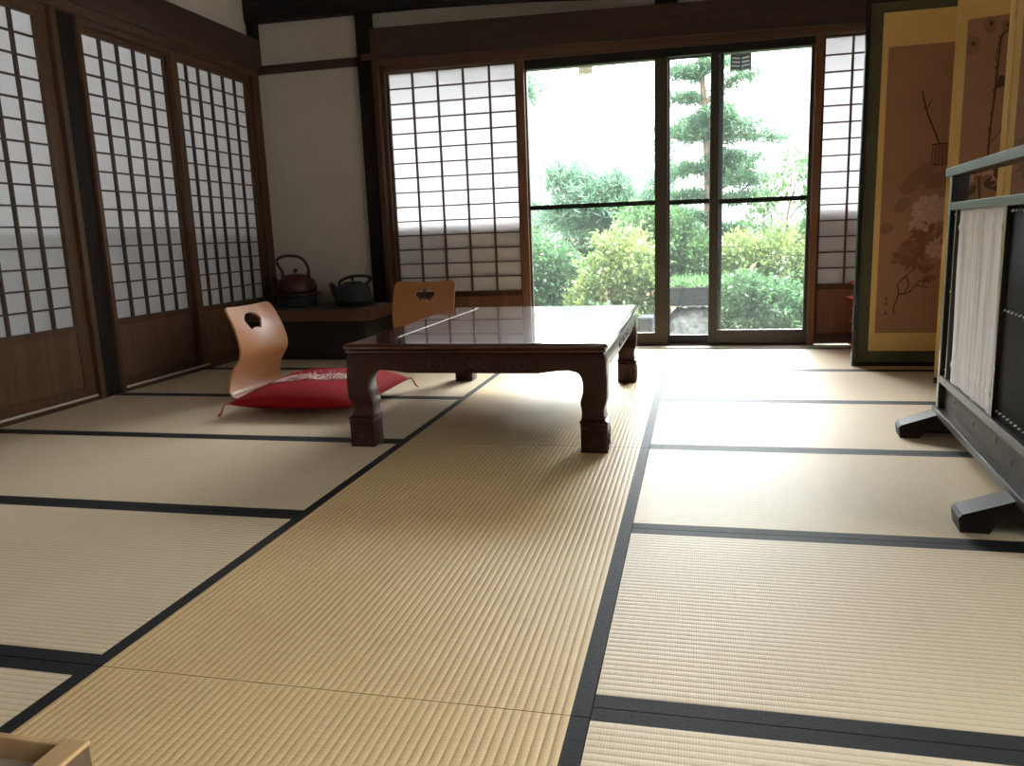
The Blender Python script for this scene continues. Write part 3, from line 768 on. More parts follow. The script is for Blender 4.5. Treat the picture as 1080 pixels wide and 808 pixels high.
def kettle_iron(cx, cy, z):
    t = thing('iron_kettle', 'black cast iron kettle with short spout and lowered handle', 'kettle', (cx, cy, z))
    b = bm_new(); lathe(b, [(.02, z), (.098, z), (.118, z + .008), (.125, z + .018), (.126, z + .026), (.120, z + .045), (.114, z + .080), (.104, z + .115), (.092, z + .128), (.070, z + .134), (.02, z + .134)], cx, cy, 48)
    obj('body', b, M['iron'], t, autos=math.radians(35))
    b = bm_new(); lathe(b, [(.062, z + .133), (.064, z + .139), (.045, z + .145), (.010, z + .148)], cx, cy, 32); lid = obj('lid', b, M['iron'], t, autos=math.radians(35))
    b = bm_new(); lathe(b, [(.004, z + .146), (.006, z + .152), (.012, z + .157), (.011, z + .165), (.003, z + .169)], cx, cy, 16); obj('knob', b, M['iron'], lid, smooth=True)
    b = bm_new(); tube(b, smooth_path([(cx - .095, cy, z + .045), (cx - .125, cy, z + .062), (cx - .135, cy, z + .095), (cx - .142, cy, z + .118), (cx - .158, cy, z + .130)], 6), [.026 - .012 * k / 24 for k in range(25)], 14); obj('spout', b, M['iron'], t, smooth=True)
    b = bm_new(); tube(b, smooth_path([(cx - .090, cy, z + .120), (cx - .094, cy + .004, z + .140), (cx - .070, cy + .01, z + .158), (cx - .01, cy + .012, z + .176), (cx + .06, cy + .012, z + .178), (cx + .115, cy + .01, z + .170), (cx + .118, cy + .006, z + .152), (cx + .090, cy, z + .122)], 6), .0095, 12); obj('handle', b, M['iron'], t, smooth=True)
kettle_iron(-1.118, 3.66, PZ + .008)
b = bm_new(); lathe(b, [(.02, PZ), (.115, PZ), (.132, PZ + .006), (.130, PZ + .008), (.02, PZ + .0075)], -1.118, 3.66, 40); tag(obj('kettle_plate', b, M['iron'], loc=(-1.118, 3.66, PZ), smooth=False), 'thin black plate under the cast iron kettle', 'plate')

# ------------------------------------------------------------------ folding screen
SH = 1.762
scr = thing('folding_screen', 'tall gold folding screen with brown flower paintings and black frame', 'folding screen', (2.2, 2.75, 0))
def screen_panel(p0, ang, width, outer_left, motif, seedv, face=1):
    """p0: lower corner; ang: heading of the panel (deg, seen from above).  The painted face is to the right of the heading."""
    a = math.radians(ang); d = Vector((math.cos(a), math.sin(a), 0)); n = Vector((d.y, -d.x, 0))
    p0 = Vector((*p0, 0))
    def P3(u, z, w): return p0 + d * u + Vector((0, 0, z)) + n * w
    def slab(bm, u0, u1, z0, z1, w0, w1): prism(bm, [(u0, z0), (u1, z0), (u1, z1), (u0, z1)], P3, w0, w1)
    def ring(bm, U0, U1, Z0, Z1, l, r, bt, tp, w0, w1):
        slab(bm, U0, U0 + l, Z0, Z1, w0, w1)
        if r > 0: slab(bm, U1 - r, U1, Z0, Z1, w0, w1)
        slab(bm, U0 + l, U1 - r, Z0, Z0 + bt, w0, w1); slab(bm, U0 + l, U1 - r, Z1 - tp, Z1, w0, w1)
    T = .018
    b = bm_new(); slab(b, 0, width, .0, SH, -T, -.002); pan = obj('panel', b, M['scr_blk' if outer_left else 'gold'], scr)
    if outer_left:
        fl, gl, au, ab, at_ = .019, .057, .028, .092, .155
        b = bm_new(); ring(b, 0, width, 0, SH, fl, 0.001, .022, .020, -.002, .010); obj('frame', b, M['scr_blk'], pan, bevel=.002)
        b = bm_new(); ring(b, fl, width - .001, .022, SH - .020, gl, .001, .056, .046, -.002, .003); obj('brocade_border', b, M['brocade'], pan)
        b = bm_new(); slab(b, fl + gl, width - .002, .078, SH - .066, -.002, .0015); obj('gold_ground', b, M['gold'], pan)
        U0, U1, Z0, Z1 = fl + gl + au, width - .03, .170, SH - .066 - at_
    else:
        b = bm_new(); slab(b, .0, width, .0, .026, -T - .001, .003); obj('metal_foot', b, M['scr_blk'], pan)
        b = bm_new(); slab(b, .0, width, .026, SH, -.002, .0015); obj('gold_ground', b, M['gold'], pan)
        U0, U1, Z0, Z1 = .042, width - .042, .150, 1.532
    b = bm_new(); slab(b, U0, U1, Z0, Z1, .0005, .0025); obj('painted_silk', b, M['silk'], pan)
    if not motif: return
    # painted flowers and branches: flat brush marks lying on the silk
    r = random.Random(seedv)
    W0 = .0027
    cnt = [0]
    groups = {k: bm_new() for k in ('ink', 'ink2', 'petal', 'rust')}
    def blob(key, u, z, ru, rz, rot=0, k=12, jag=.15, w=0):
        bm = groups[key]; pts = []; cnt[0] += 1; w += cnt[0] * 4e-6
        for i in range(k):
            t = 2 * PI * i / k; q = 1 + r.uniform(-jag, jag); x, y = ru * q * math.cos(t), rz * q * math.sin(t)
            pts.append((u + x * math.cos(rot) - y * math.sin(rot), z + x * math.sin(rot) + y * math.cos(rot)))
        pts = [(min(max(x, U0 + .001), U1 - .001), y) for x, y in pts]
        bm.faces.new([bm.verts.new(P3(x, y, W0 + w)) for x, y in pts])
    def stroke(key, pts, w0, w1, w=.0004):
        cnt[0] += 1; w += cnt[0] * 4e-6
        P = smooth_path([(x, y, 0) for x, y in pts], 6); bm = groups[key]; L = []
        for i, p in enumerate(P):
            t = (P[min(i + 1, len(P) - 1)] - P[max(i - 1, 0)]).normalized(); nn = Vector((-t.y, t.x, 0)); q = i / (len(P) - 1); hw = (w0 + (w1 - w0) * q) * r.uniform(.75, 1.25)
            A, B = p + nn * hw, p - nn * hw
            L.append((bm.verts.new(P3(min(max(A.x, U0), U1), A.y, W0 + w)), bm.verts.new(P3(min(max(B.x, U0), U1), B.y, W0 + w))))
        for (a1, b1), (a2, b2) in zip(L[:-1], L[1:]): bm.faces.new((a1, b1, b2, a2))
    def leafy(u, z, s, key, rot): 
        for da in (-.7, 0, .7): blob(key, u + s * math.cos(rot + da), z + s * math.sin(rot + da), s, s * .38, rot + da, 9, .08, r.uniform(0, .0004))
    def peony(u, z, s, key='petal'):
        for k in range(9):
            a = k * 2 * PI / 9; blob(key, u + s * .62 * math.cos(a), z + s * .5 * math.sin(a), s * .42, s * .30, a, 10, .12, .0001 + .00004 * k)
        for k in range(5):
            a = k * 2 * PI / 5 + .3; blob(key, u + s * .25 * math.cos(a), z + s * .22 * math.sin(a), s * .28, s * .2, a, 9, .12, .0006 + .00004 * k)
        for k in range(9):
            a = k * 2 * PI / 9 + .2; stroke('ink2', [(u + s * .3 * math.cos(a), z + s * .25 * math.sin(a)), (u + s * .65 * math.cos(a + .15), z + s * .55 * math.sin(a + .15))], .0015, .0006, .0012)
    motif(dict(U0=U0, U1=U1, Z0=Z0, Z1=Z1, blob=blob, stroke=stroke, leafy=leafy, peony=peony, r=r))
    nm = {'ink': 'painted_branch', 'ink2': 'painted_wash', 'petal': 'painted_blossom', 'rust': 'painted_leaf'}
    for k, bm in groups.items():
        if len(bm.faces): obj(nm[k], bm, M[k], pan, recalc=False)
        else: bm.free()
def motif_a(c):
    o = 1.826          # panel starts at x = 1.826, so u = x - o
    bl, stx, lf, pe, r = c['blob'], c['stroke'], c['leafy'], c['peony'], c['r']
    stx('ink', [(.262, 1.330), (.285, 1.24), (.318, 1.16), (.350, 1.085)], .0035, .0045)
    stx('ink', [(.285, 1.245), (.300, 1.275), (.312, 1.295)], .003, .0015)
    stx('ink', [(.275, 1.285), (.262, 1.305)], .002, .001)
    bl('ink2', .362, 1.035, .048, .048, 0, 14, .05); stx('ink', [(.318, 1.078), (.36, 1.083), (.405, 1.078)], .004, .004, .0003); stx('ink', [(.318, .992), (.36, .985), (.405, .992)], .003, .003, .0003)
    for k in range(6): stx('ink', [(.322 + k * .015, 1.075), (.320 + k * .0155, 1.03), (.322 + k * .015, .992)], .0018, .0018, .0003)
    bl('ink2', .235, .900, .06, .035, .7, 14, .2); bl('ink2', .285, .955, .07, .03, .6, 14, .2); bl('ink2', .135, .690, .030, .030, 0, 14, .1); bl('ink2', .20, .80, .05, .03, .8, 12, .2); bl('ink2', .345, .91, .06, .04, .3, 14, .2)
    pe(.330, .775, .085); pe(.285, .700, .050)
    for k in range(20):
        u, z = .215 + r.random() * .20, .455 + r.random() * .22
        lf(u, z, .024 + r.random() * .014, 'rust', r.uniform(0, 6.28))
    for k in range(9): lf(.20 + r.random() * .2, .52 + r.random() * .14, .02, 'ink2', r.uniform(0, 6.28))
    pe(.375, .590, .06)
    for pts in ([(.185, .300), (.205, .365), (.200, .415), (.235, .455), (.280, .500)], [(.205, .365), (.250, .372), (.285, .405), (.345, .395)], [(.235, .455), (.25, .41), (.230, .372)], [(.285, .405), (.30, .43), (.335, .43)], [(.185, .3), (.188, .275), (.192, .265)]):
        stx('ink', pts, .0035, .0025)
    for k, z in enumerate((.345, .318, .272)):     # small brush marks of the signature
        u = .150
        stx('ink', [(u - .008, z), (u + .008, z + .002)], .0022, .0016); stx('ink', [(u, z + .011), (u - .002, z - .010)], .0022, .0014)
        stx('ink', [(u - .006, z - .008), (u + .007, z - .007)], .0018, .0018)
def motif_b(c):
    bl, stx, lf, pe, r = c['blob'], c['stroke'], c['leafy'], c['peony'], c['r']
    stx('ink', [(.225, 1.53), (.200, 1.515), (.185, 1.47), (.165, 1.45), (.160, 1.36), (.155, 1.22), (.148, 1.08), (.147, .975)], .0045, .0040)
    stx('ink', [(.160, 1.45), (.150, 1.37), (.165, 1.33)], .002, .0012); stx('ink', [(.147, 1.03), (.175, 1.06), (.195, 1.11)], .002, .0012)
    for z in (1.33, 1.24, 1.15, 1.09, 1.02): bl('ink', .155 - .01 * (1.33 - z) * 3, z, .006, .008, 0, 8, .2)
    for u, z, s in ((.062, 1.43, .034), (.122, 1.50, .028), (.180, 1.485, .024)):
        bl('ink2', u, z, s * .8, s * 1.1, .3, 14, .1); bl('ink', u + .004, z + .005, s * .3, s * .4, 0, 10, .3, .0004)
    for u, z in ((.178, 1.285), (.19, 1.265), (.168, 1.262)): bl('ink', u, z, .014, .012, .5, 10, .3)
    pe(.150, .925, .060); pe(.085, .905, .045); pe(.195, .745, .055); pe(.12, .66, .05)
    for k in range(22):
        u, z = .05 + r.random() * .2, .58 + r.random() * .37
        lf(u, z, .020 + r.random() * .014, 'ink' if r.random() < .4 else 'ink2', r.uniform(0, 6.28))
    for k in range(12): lf(.05 + r.random() * .22, .45 + r.random() * .3, .022, 'rust', r.uniform(0, 6.28))
    for k in range(5): bl('ink', .07 + .03 * k, .80 + .05 * math.sin(k * 2), .018, .013, k, 10, .25, .0005)
    stx('ink', [(.12, .9), (.13, .7), (.10, .5), (.14, .3)], .004, .003)
def motif_c(c):
    lf, pe, r, stx = c['leafy'], c['peony'], c['r'], c['stroke']
    stx('ink', [(.1, .3), (.16, .6), (.12, .9), (.2, 1.3)], .004, .003); pe(.2, .8, .07)
    for k in range(14): lf(.08 + r.random() * .3, .4 + r.random() * .6, .026, 'ink2', r.uniform(0, 6.28))
def heading(a, c): return math.degrees(math.atan2(c[1] - a[1], c[0] - a[0]))
def dist(a, c): return math.hypot(c[0] - a[0], c[1] - a[1])
q0, q1, q2, q3, q4, q5 = (1.830, 3.205), (2.40, 3.205), (2.096, 2.745), (2.645, 2.598), (2.150, 2.30), (2.695, 2.15)
screen_panel(q0, heading(q0, q1), dist(q0, q1), True, motif_a, 5)
screen_panel(q1, heading(q1, q2), dist(q1, q2) - .004, False, None, 6)
screen_panel(q2, heading(q2, q3), dist(q2, q3), False, motif_b, 7)
screen_panel(q3, heading(q3, q4), dist(q3, q4) - .004, False, None, 8)
screen_panel(q4, heading(q4, q5), dist(q4, q5), False, motif_c, 9)

# ------------------------------------------------------------------ cloth screen on two feet
C0 = Vector((1.73, 1.763, 0)); CD = Vector((-.079, -.997, 0)); CN = Vector((.997, -.079, 0)); CO = .115
cs = thing('cloth_screen', 'black wooden standing screen with white cloth strip and two wide feet', 'standing screen', C0 + CN * CO + CD * .45)
def Q(s, z, w): return C0 + CN * (CO + w) + CD * s + Vector((0, 0, z))
def qbox(bm, s0, s1, z0, z1, w0, w1): prism(bm, [(s0, z0), (s1, z0), (s1, z1), (s0, z1)], Q, w0, w1)
def screen_foot(s):
    # side view along the normal: wide wedge with an arched underside
    pts = [(-.115, 0), (-.120, .034), (-.112, .044), (-.030, .074), (-.004, .084), (.054, .084), (.080, .074), (.162, .044), (.170, .034), (.165, 0), (.110, 0), (.104, .030), (-.036, .030), (-.054, 0)]
    b = bm_new()
    prism(b, pts, lambda u, v, w: Q(s + w, v, u), -.042, .042)
    return obj('foot', b, M['stand_foot'], cs, bevel=.004)
screen_foot(-.020); screen_foot(.86)
b = bm_new(); qbox(b, -.075, 1.06, .076, .100, -.006, .056); obj('base_bar', b, M['stand'], cs, bevel=.002)
for s in (-.045, .925):
    b = bm_new(); qbox(b, s, s + .030, .100, .862, .0, .050); obj('post', b, M['stand_z'], cs, bevel=.002)
for nm, s0, s1, z0, z1, w0, w1 in (('top_rail', -.10, 1.05, .860, .888, -.004, .054), ('upper_rail', -.015, .925, .752, .777, .0, .050), ('lower_rail', -.015, .925, .188, .212, .0, .050)):
    b = bm_new(); qbox(b, s0, s1, z0, z1, w0, w1); obj(nm, b, M['stand'], cs, bevel=.002)
b = bm_new(); qbox(b, -.015, .925, .100, .188, .020, .032); obj('lower_board', b, M['stand_board'], cs)
b = bm_new()
for cxs, cz in ((.12, .150), (.36, .135), (.60, .150), (.74, .128), (.86, .150)):
    for k in range(2):
        pts = [Q(cxs - .018 + .036 * j / 8 + .005 * k, cz + .006 * math.sin(j / 8 * PI) + .008 * k, .0198) for j in range(9)]
        tube(b, pts, .0016, 5)
obj('cloud_carving', b, M['stand'], cs, smooth=True)
for s in (.045, .592):
    b = bm_new(); qbox(b, s, s + .014, .212, .752, .004, .030); obj('muntin', b, M['stand_z'], cs, bevel=.0015)
def reeds(s0, s1):
    b = bm_new(); n = int((s1 - s0) / .0075)
    for i in range(n):
        s = s0 + (s1 - s0) * (i + .5) / n
        tube(b, [Q(s, .212, .018), Q(s, .752, .018)], .0032, 6)
    o = obj('reed_panel', b, M['reed'], cs, smooth=True)
    b = bm_new()
    for z in (.232, .492, .738):
        m = max(2, int((s1 - s0) / .03))
        for i in range(m):
            s = s0 + (s1 - s0) * (i + .5) / m
            tube(b, [Q(s - .005, z, .0125), Q(s + .005, z + .003, .0125)], .0026, 5)
    obj('binding_thread', b, M['thread'], o)
reeds(-.015, .045); reeds(.606, .925)
# white pleated cloth between the muntins
b = bm_new(); nu, nv = 60, 40; G = []
for i in range(nu + 1):
    row = []
    s = .088 + (.572 - .088) * i / nu
    for j in range(nv + 1):
        z = .196 + (.756 - .196) * j / nv
        w = .011 + .0055 * noise.noise(Vector((s * 17, z * 1.6, 1.3))) + .0028 * noise.noise(Vector((s * 50, z * 3.5, 4.3)))
        if abs(z - .700) < .008 or abs(z - .265) < .008: w -= .003
        row.append(b.verts.new(Q(s + .004 * math.sin(z * 7), z, w)))
    G.append(row)
for i in range(nu):
    for j in range(nv): b.faces.new((G[i][j], G[i + 1][j], G[i + 1][j + 1], G[i][j + 1]))
o = obj('cloth_strip', b, M['cloth'], cs, smooth=True); o['label'] = 'white hemp cloth strip'
sd = o.modifiers.new('thick', 'SOLIDIFY'); sd.thickness = .001

# ------------------------------------------------------------------ wooden box in the bottom left corner
bx = thing('wooden_box', 'rough wooden ash box with pale rim standing nearest the camera', 'box', (.08, -.52, 0))
BX0, BX1, BY0, BY1, BZ = -.16, .296, -.74, -.314, .102
b = bm_new()
def wall_loft(bm, x0, x1, y0, y1):
    box(bm, x0, x1, y0, y1, 0.012, BZ)
b.free()
for x0, x1 in ((BX1 - .036, BX1), (BX0, BX0 + .036)):
    b = bm_new(); wall_loft(b, x0, x1, BY0, BY1); sw = obj('side_wall', b, M['box_shade'], bx, bevel=.003)
    b = bm_new(); box(b, x0 - .001, x1 + .001, BY0 - .001, BY1 + .001, BZ - .004, BZ + .003); obj('pale_rim', b, M['box_w'], sw, bevel=.003)
for y0, y1 in ((BY1 - .012, BY1 - .002), (BY0 + .002, BY0 + .012)):
    b = bm_new(); wall_loft(b, BX0 + .036, BX1 - .036, y0, y1); obj('end_wall', b, M['box_w'], bx, bevel=.002)
b = bm_new(); box(b, BX0 + .002, BX1 - .002, BY0 + .002, BY1 - .002, 0, .012); obj('bottom', b, M['box_shade'], bx)
b = bm_new(); n = 48
ccx, ccy = (BX0 + BX1) / 2, (BY0 + BY1) / 2
def sq(t, hx, hy):
    c, s = math.cos(t), math.sin(t); k = 1 / max(abs(c) / hx, abs(s) / hy); return (ccx + c * k, ccy + s * k)
def ell(t, f, z): 
    q = sq(t, (BX1 - BX0) / 2 - .036, (BY1 - BY0) / 2 - .012); e = (ccx + .175 * f * math.cos(t), ccy + .19 * f * math.sin(t))
    return e
rings = [[(*sq(2 * PI * i / n, (BX1 - BX0) / 2 - .037, (BY1 - BY0) / 2 - .013), .072) for i in range(n)],
         [(*ell(2 * PI * i / n, 1.0, 0), .066) for i in range(n)], [(*ell(2 * PI * i / n, .93, 0), .055) for i in range(n)]]
loft(b, rings, cap=False); obj('ash_lining', b, M['ash'], bx, smooth=True)
b = bm_new(); lathe(b, [(.001, .040), (.165, .045), (.178, .056)], ccx, ccy, 48, cap=False); obj('hollow', b, M['char'], bx, smooth=True)

# ------------------------------------------------------------------ garden
GZ = -.55
b = bm_new(); n = 40; G = []
for i in range(n + 1):
    row = []
    for j in range(n + 1):
        x = -9 + 20 * i / n; y = 4.06 + 22 * (j / n) ** 1.5
        z = GZ + .12 * noise.noise(Vector((x * .5, y * .5, 0))) * min(1, (y - 4.06)) + max(0, (y - 9)) * .02
        row.append(b.verts.new((x, y, z)))
    G.append(row)
for i in range(n):
    for j in range(n): b.faces.new((G[i][j], G[i + 1][j], G[i + 1][j + 1], G[i][j + 1]))
structure(obj('ground', b, M['soil'], smooth=True), 'garden ground beyond the glass doors', 'ground')
b = bm_new(); box(b, XL - 8, XL - .1, YN, 4.06, GZ - .1, GZ); box(b, XR + .1, XR + 8, YN, 4.06, GZ - .1, GZ); structure(obj('ground', b, M['soil']), 'ground beside the house', 'ground')
# roof overhangs
b = bm_new(); box(b, XL - 1.0, XR + .9, YB + .1, YB + .55, 2.12, 2.17); structure(obj('roof', b, M['concrete']), 'eave over the glass doors', 'roof')
b = bm_new(); box(b, XL - 1.5, XL - .09, YN, YB + .1, 2.05, 2.10); structure(obj('roof', b, M['concrete']), 'added eave limiting the sky light on the left paper screens', 'roof')  # unseen eave, put in to cut the sky light on the left screens
b = bm_new(); box(b, XL - 1.5, XL - 1.42, YN, YB + .1, GZ, 1.35); structure(obj('wall_added', b, M['plaster']), 'added low wall limiting the light behind the left paper screens', 'wall')  # unseen wall, put in to narrow the sky opening behind the left screens
b = bm_new(); box(b, XL - 1.46, XL - 1.455, YN, YB + .1, 1.35, 2.05); structure(obj('light_filter', b, M['paper_filter']), 'added paper sheet dimming the daylight on the left paper screens', 'window')  # unseen paper layer, put in to weaken daylight on the left screens
b = bm_new(); box(b, XL - 1.5, XL - .02, YB + .1, YB + .15, GZ, 2.05); box(b, XL - 1.5, XL - .02, YN - .05, YN, GZ, 2.05); structure(obj('wall_added', b, M['plaster']), 'end wall of the left veranda', 'wall')
b = bm_new(); box(b, XL - 1.42, XL - .09, YN, YB + .1, -.12, -.07); structure(obj('floor', b, M['brown_y']), 'boarded floor of the left veranda', 'floor')

def leaf_quad(b, p, d, up, L, W):
    s = d.cross(up)
    if s.length < 1e-4: s = d.cross(Vector((1, 0, 0)))
    s.normalize()
    v = [b.verts.new(p), b.verts.new(p + d * L * .5 + s * W), b.verts.new(p + d * L), b.verts.new(p + d * L * .5 - s * W)]
    b.faces.new(v)
def rdir(r):
    while True:
        v = Vector((r.uniform(-1, 1), r.uniform(-1, 1), r.uniform(-1, 1)))
        if .05 < v.length < 1: return v.normalized()
def foliage_blobs(b, blobs, count, L, W, r):
    tot = sum(bl[3] * bl[4] * bl[5] for bl in blobs)
    for (x, y, z, rx, ry, rz) in blobs:
        k = int(count * (rx * ry * rz) / tot)
        for _ in range(k):
            d = rdir(r); q = r.uniform(.45, 1.0) ** .6
            q *= 1 + .55 * noise.noise(Vector((d.x * 2.6 + x * 3, d.y * 2.6 + y, d.z * 2.6 + z * 3))) + .25 * noise.noise(Vector((d.x * 7 + x, d.y * 7, d.z * 7)))
            if r.random() < .05: q *= r.uniform(1.1, 1.4)
            p = Vector((x + d.x * rx * q, y + d.y * ry * q, z + d.z * rz * q))
            ld = (d + rdir(r) * .9 + Vector((0, 0, .1))).normalized()
            s = r.uniform(.6, 1.25)
            leaf_quad(b, p, ld, rdir(r), L * s, W * s)
def stems(b, x, y, z0, blobs, r, rad=.02):
    for bl in blobs:
        c = Vector(bl[:3]); p0 = Vector((x + r.uniform(-.08, .08), y + r.uniform(-.08, .08), z0))
        m = p0.lerp(c, .5) + Vector((r.uniform(-.1, .1), r.uniform(-.1, .1), 0))
        tube(b, smooth_path([p0, m, c], 4), [rad * (1 - .75 * k / 8) for k in range(9)], 6)
        for _ in range(4):
            e = c + Vector((r.uniform(-1, 1) * bl[3], r.uniform(-1, 1) * bl[4], r.uniform(-.2, .9) * bl[5])) * .8
            tube(b, [m.lerp(c, .6), e], [rad * .4, rad * .12], 5)
def shrub(label, x, y, blobs, mat, count, L, W, seedv, group='garden shrubs beyond the glass doors', flowers=0, name='garden_shrub', rad=.02):
    r = random.Random(seedv); t = thing(name, label, 'shrub', (x, y, GZ), group)
    b = bm_new(); foliage_blobs(b, blobs, count, L, W, r); obj('foliage', b, mat, t, recalc=False)
    b = bm_new(); stems(b, x, y, GZ, blobs, r, rad); obj('stem', b, M['bark'], t, smooth=True)
    if flowers:
        b = bm_new()
        for _ in range(flowers):
            bl = r.choice(blobs); d = rdir(r); d.y = -abs(d.y); p = Vector((bl[0] + d.x * bl[3], bl[1] + d.y * bl[4], bl[2] + d.z * bl[5]))
            for k in range(5): leaf_quad(b, p, (Matrix.Rotation(k * 1.257, 3, 'Y') @ Vector((1, -.3, 0))).normalized(), Vector((0, 1, 0)), .024, .009)
        obj('blossom', b, M['flower'], t, recalc=False)
    return t
shrub('dense dark green shrub seen through the widest glass door, beside the bright paper screen', -.75, 7.4, [(-.75, 7.4, .25, .5, .45, .42), (-.42, 7.3, .10, .32, .35, .45), (-.95, 7.5, -.1, .5, .4, .45), (-.55, 7.3, .42, .28, .3, .25), (-.35, 7.2, -.25, .3, .3, .3)], M['leaf_d'], 14000, .055, .017, 1)
shrub('yellow green flowering shrub behind the far corner of the low table', .20, 7.0, [(.15, 7.0, .20, .30, .3, .36), (.42, 7.0, .35, .28, .3, .34), (-.02, 6.9, -.08, .28, .3, .3), (.45, 7.05, -.02, .24, .3, .36), (.22, 7.1, .58, .2, .2, .18)], M['leaf_y'], 10000, .055, .016, 2, flowers=18)
shrub('low grey green shrub growing beside the upright stone block', .18, 6.3, [(.22, 6.3, -.22, .25, .25, .26), (-.02, 6.3, -.3, .25, .25, .22)], M['leaf_g'], 4500, .045, .013, 3)
shrub('mid green shrub seen above the stone trough', .85, 8.5, [(.70, 8.5, .50, .35, .35, .35), (1.05, 8.5, .32, .35, .35, .32), (.42, 8.6, .72, .32, .3, .3), (.82, 8.5, .75, .2, .2, .2)], M['leaf_m'], 10000, .06, .019, 4)
shrub('yellow leaved shrub behind the dark low spreading shrub', 1.75, 7.8, [(1.55, 7.8, .25, .30, .3, .32), (1.92, 7.85, .32, .3, .3, .36), (1.80, 7.7, -.05, .35, .3, .3), (1.48, 7.75, .5, .18, .2, .18)], M['leaf_y'], 9000, .055, .016, 5, flowers=14)
shrub('dark low spreading shrub in front of the yellow leaved one', 1.6, 6.8, [(1.50, 6.8, .08, .22, .25, .22), (1.75, 6.8, -.02, .3, .28, .24), (1.48, 6.75, -.18, .2, .22, .2), (1.95, 6.8, -.2, .2, .2, .2)], M['leaf_d'], 8000, .055, .014, 6)
shrub('bright green shrub growing below the thin young tree', 2.35, 8.2, [(2.36, 8.2, .3, .28, .35, .5), (2.25, 8.0, .0, .25, .3, .3), (2.5, 8.3, .75, .22, .25, .35)], M['leaf_m'], 8000, .06, .018, 8)
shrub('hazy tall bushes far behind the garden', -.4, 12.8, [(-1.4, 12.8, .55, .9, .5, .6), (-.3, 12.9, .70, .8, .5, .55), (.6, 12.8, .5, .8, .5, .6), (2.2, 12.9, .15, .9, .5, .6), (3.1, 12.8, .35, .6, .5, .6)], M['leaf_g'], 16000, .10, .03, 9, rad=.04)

# needle trees
def needle_tuft(b, p, d, r, k, L, W):
    for _ in range(k):
        nd = (d * .7 + rdir(r)).normalized()
        leaf_quad(b, p + rdir(r) * .015, nd, rdir(r), L * r.uniform(.7, 1.2), W)
def pine(name, label, base, trunk, branches, mat, seedv, per=9, L=.11, W=.008, dens=150, rad=.06):
    """branches: (height point on trunk, tip, pad radius)"""
    r = random.Random(seedv); t = thing(name, label, 'tree', base, 'conifers in the garden')
    b = bm_new(); P = smooth_path(trunk, 8); tube(b, P, [rad * (1 - .72 * k / (len(P) - 1)) for k in range(len(P))], 10); obj('trunk', b, M['bark'], t, smooth=True)
    b = bm_new(); lf = bm_new()
    for p0, tip, pr, flat in branches:
        p0, tip = Vector(p0), Vector(tip); m = p0.lerp(tip, .5) + Vector((0, 0, .08 * (tip - p0).length))
        path = smooth_path([p0, m, tip], 6); nn = len(path)
        tube(b, path, [rad * .36 * (1 - .8 * k / (nn - 1)) for k in range(nn)], 6)
        for _ in range(int(dens * pr / .3)):
            q = r.uniform(.25, 1.05); c = path[min(int(q * (nn - 1)), nn - 1)]
            spread = pr * (.45 + .55 * q)
            off = Vector((r.gauss(0, .5) * spread, r.gauss(0, .5) * spread, r.gauss(.05, .45) * spread * flat))
            p = c + off
            if r.random() < .18: tube(b, [c, p], [rad * .08, rad * .03], 4)
            needle_tuft(lf, p, (off.normalized() if off.length > .01 else Vector((0, 0, 1))) * .7 + Vector((0, 0, .35)), r, per, L, W)
    obj('branch', b, M['bark'], t, smooth=True); obj('needles', lf, mat, t, recalc=False)
    return t
# main pine seen in the middle of the glass doors (about 9 m away)
tk = [(1.27, 9.0, GZ), (1.245, 9.0, .0), (1.20, 9.0, .74), (1.18, 9.0, 1.3), (1.15, 9.02, 1.8), (1.10, 9.0, 2.4), (1.03, 9.0, 3.1)]
def tp(z):
    for a, c in zip(tk[:-1], tk[1:]):
        if a[2] <= z <= c[2]: return Vector(a).lerp(Vector(c), (z - a[2]) / (c[2] - a[2]))
br = []
for z, dx, dz, pr in ((.85, -.42, .02, .20), (1.0, .55, .10, .24), (1.12, -.40, .02, .22), (1.25, .50, .05, .26), (1.35, .25, .12, .25), (1.45, -.35, -.02, .24), (1.55, .45, .0, .22), (1.72, .72, .10, .24), (1.80, -.38, .05, .26), (1.88, .40, .10, .26), (1.95, -.22, .02, .22), (2.05, .20, .05, .24), (2.18, .50, .38, .16), (2.2, -.35, .15, .20), (2.45, -.30, .15, .20), (2.5, .18, .2, .2), (2.8, -.2, .15, .2), (2.7, .3, .2, .16), (.65, .30, .12, .2), (.55, -.3, .15, .18)):
    p = tp(z); br.append((p, p + Vector((dx * 1.12, rnd.uniform(-.25, .25), dz - .06)), pr, .36))
pine('pine_tree', 'tall pine whose trunk stands behind the right door stile', (1.27, 9.0, GZ), tk, br, M['pine'], 21, per=10, L=.095, W=.0065, dens=190, rad=.085)
tk = [(-.2, 10.5, GZ), (-.25, 10.5, .3), (-.15, 10.5, .9), (-.3, 10.5, 1.6)]
br = [((-.2, 10.5, .7), (-1.0, 10.4, 1.0), .42, .6), ((-.15, 10.5, .9), (-.5, 10.3, 1.25), .42, .7), ((-.15, 10.5, .9), (.35, 10.4, 1.05), .40, .6), ((-.2, 10.5, 1.1), (-.95, 10.5, 1.55), .34, .7), ((-.2, 10.5, .6), (.65, 10.4, .75), .36, .6), ((-.25, 10.5, 1.2), (-.1, 10.5, 1.35), .3, .8)]
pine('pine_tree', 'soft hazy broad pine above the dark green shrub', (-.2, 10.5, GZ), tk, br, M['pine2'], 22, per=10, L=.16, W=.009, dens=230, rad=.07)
tk = [(.55, 10.0, GZ), (.6, 10.0, .6), (.62, 10.0, 1.2), (.6, 10.0, 1.85)]
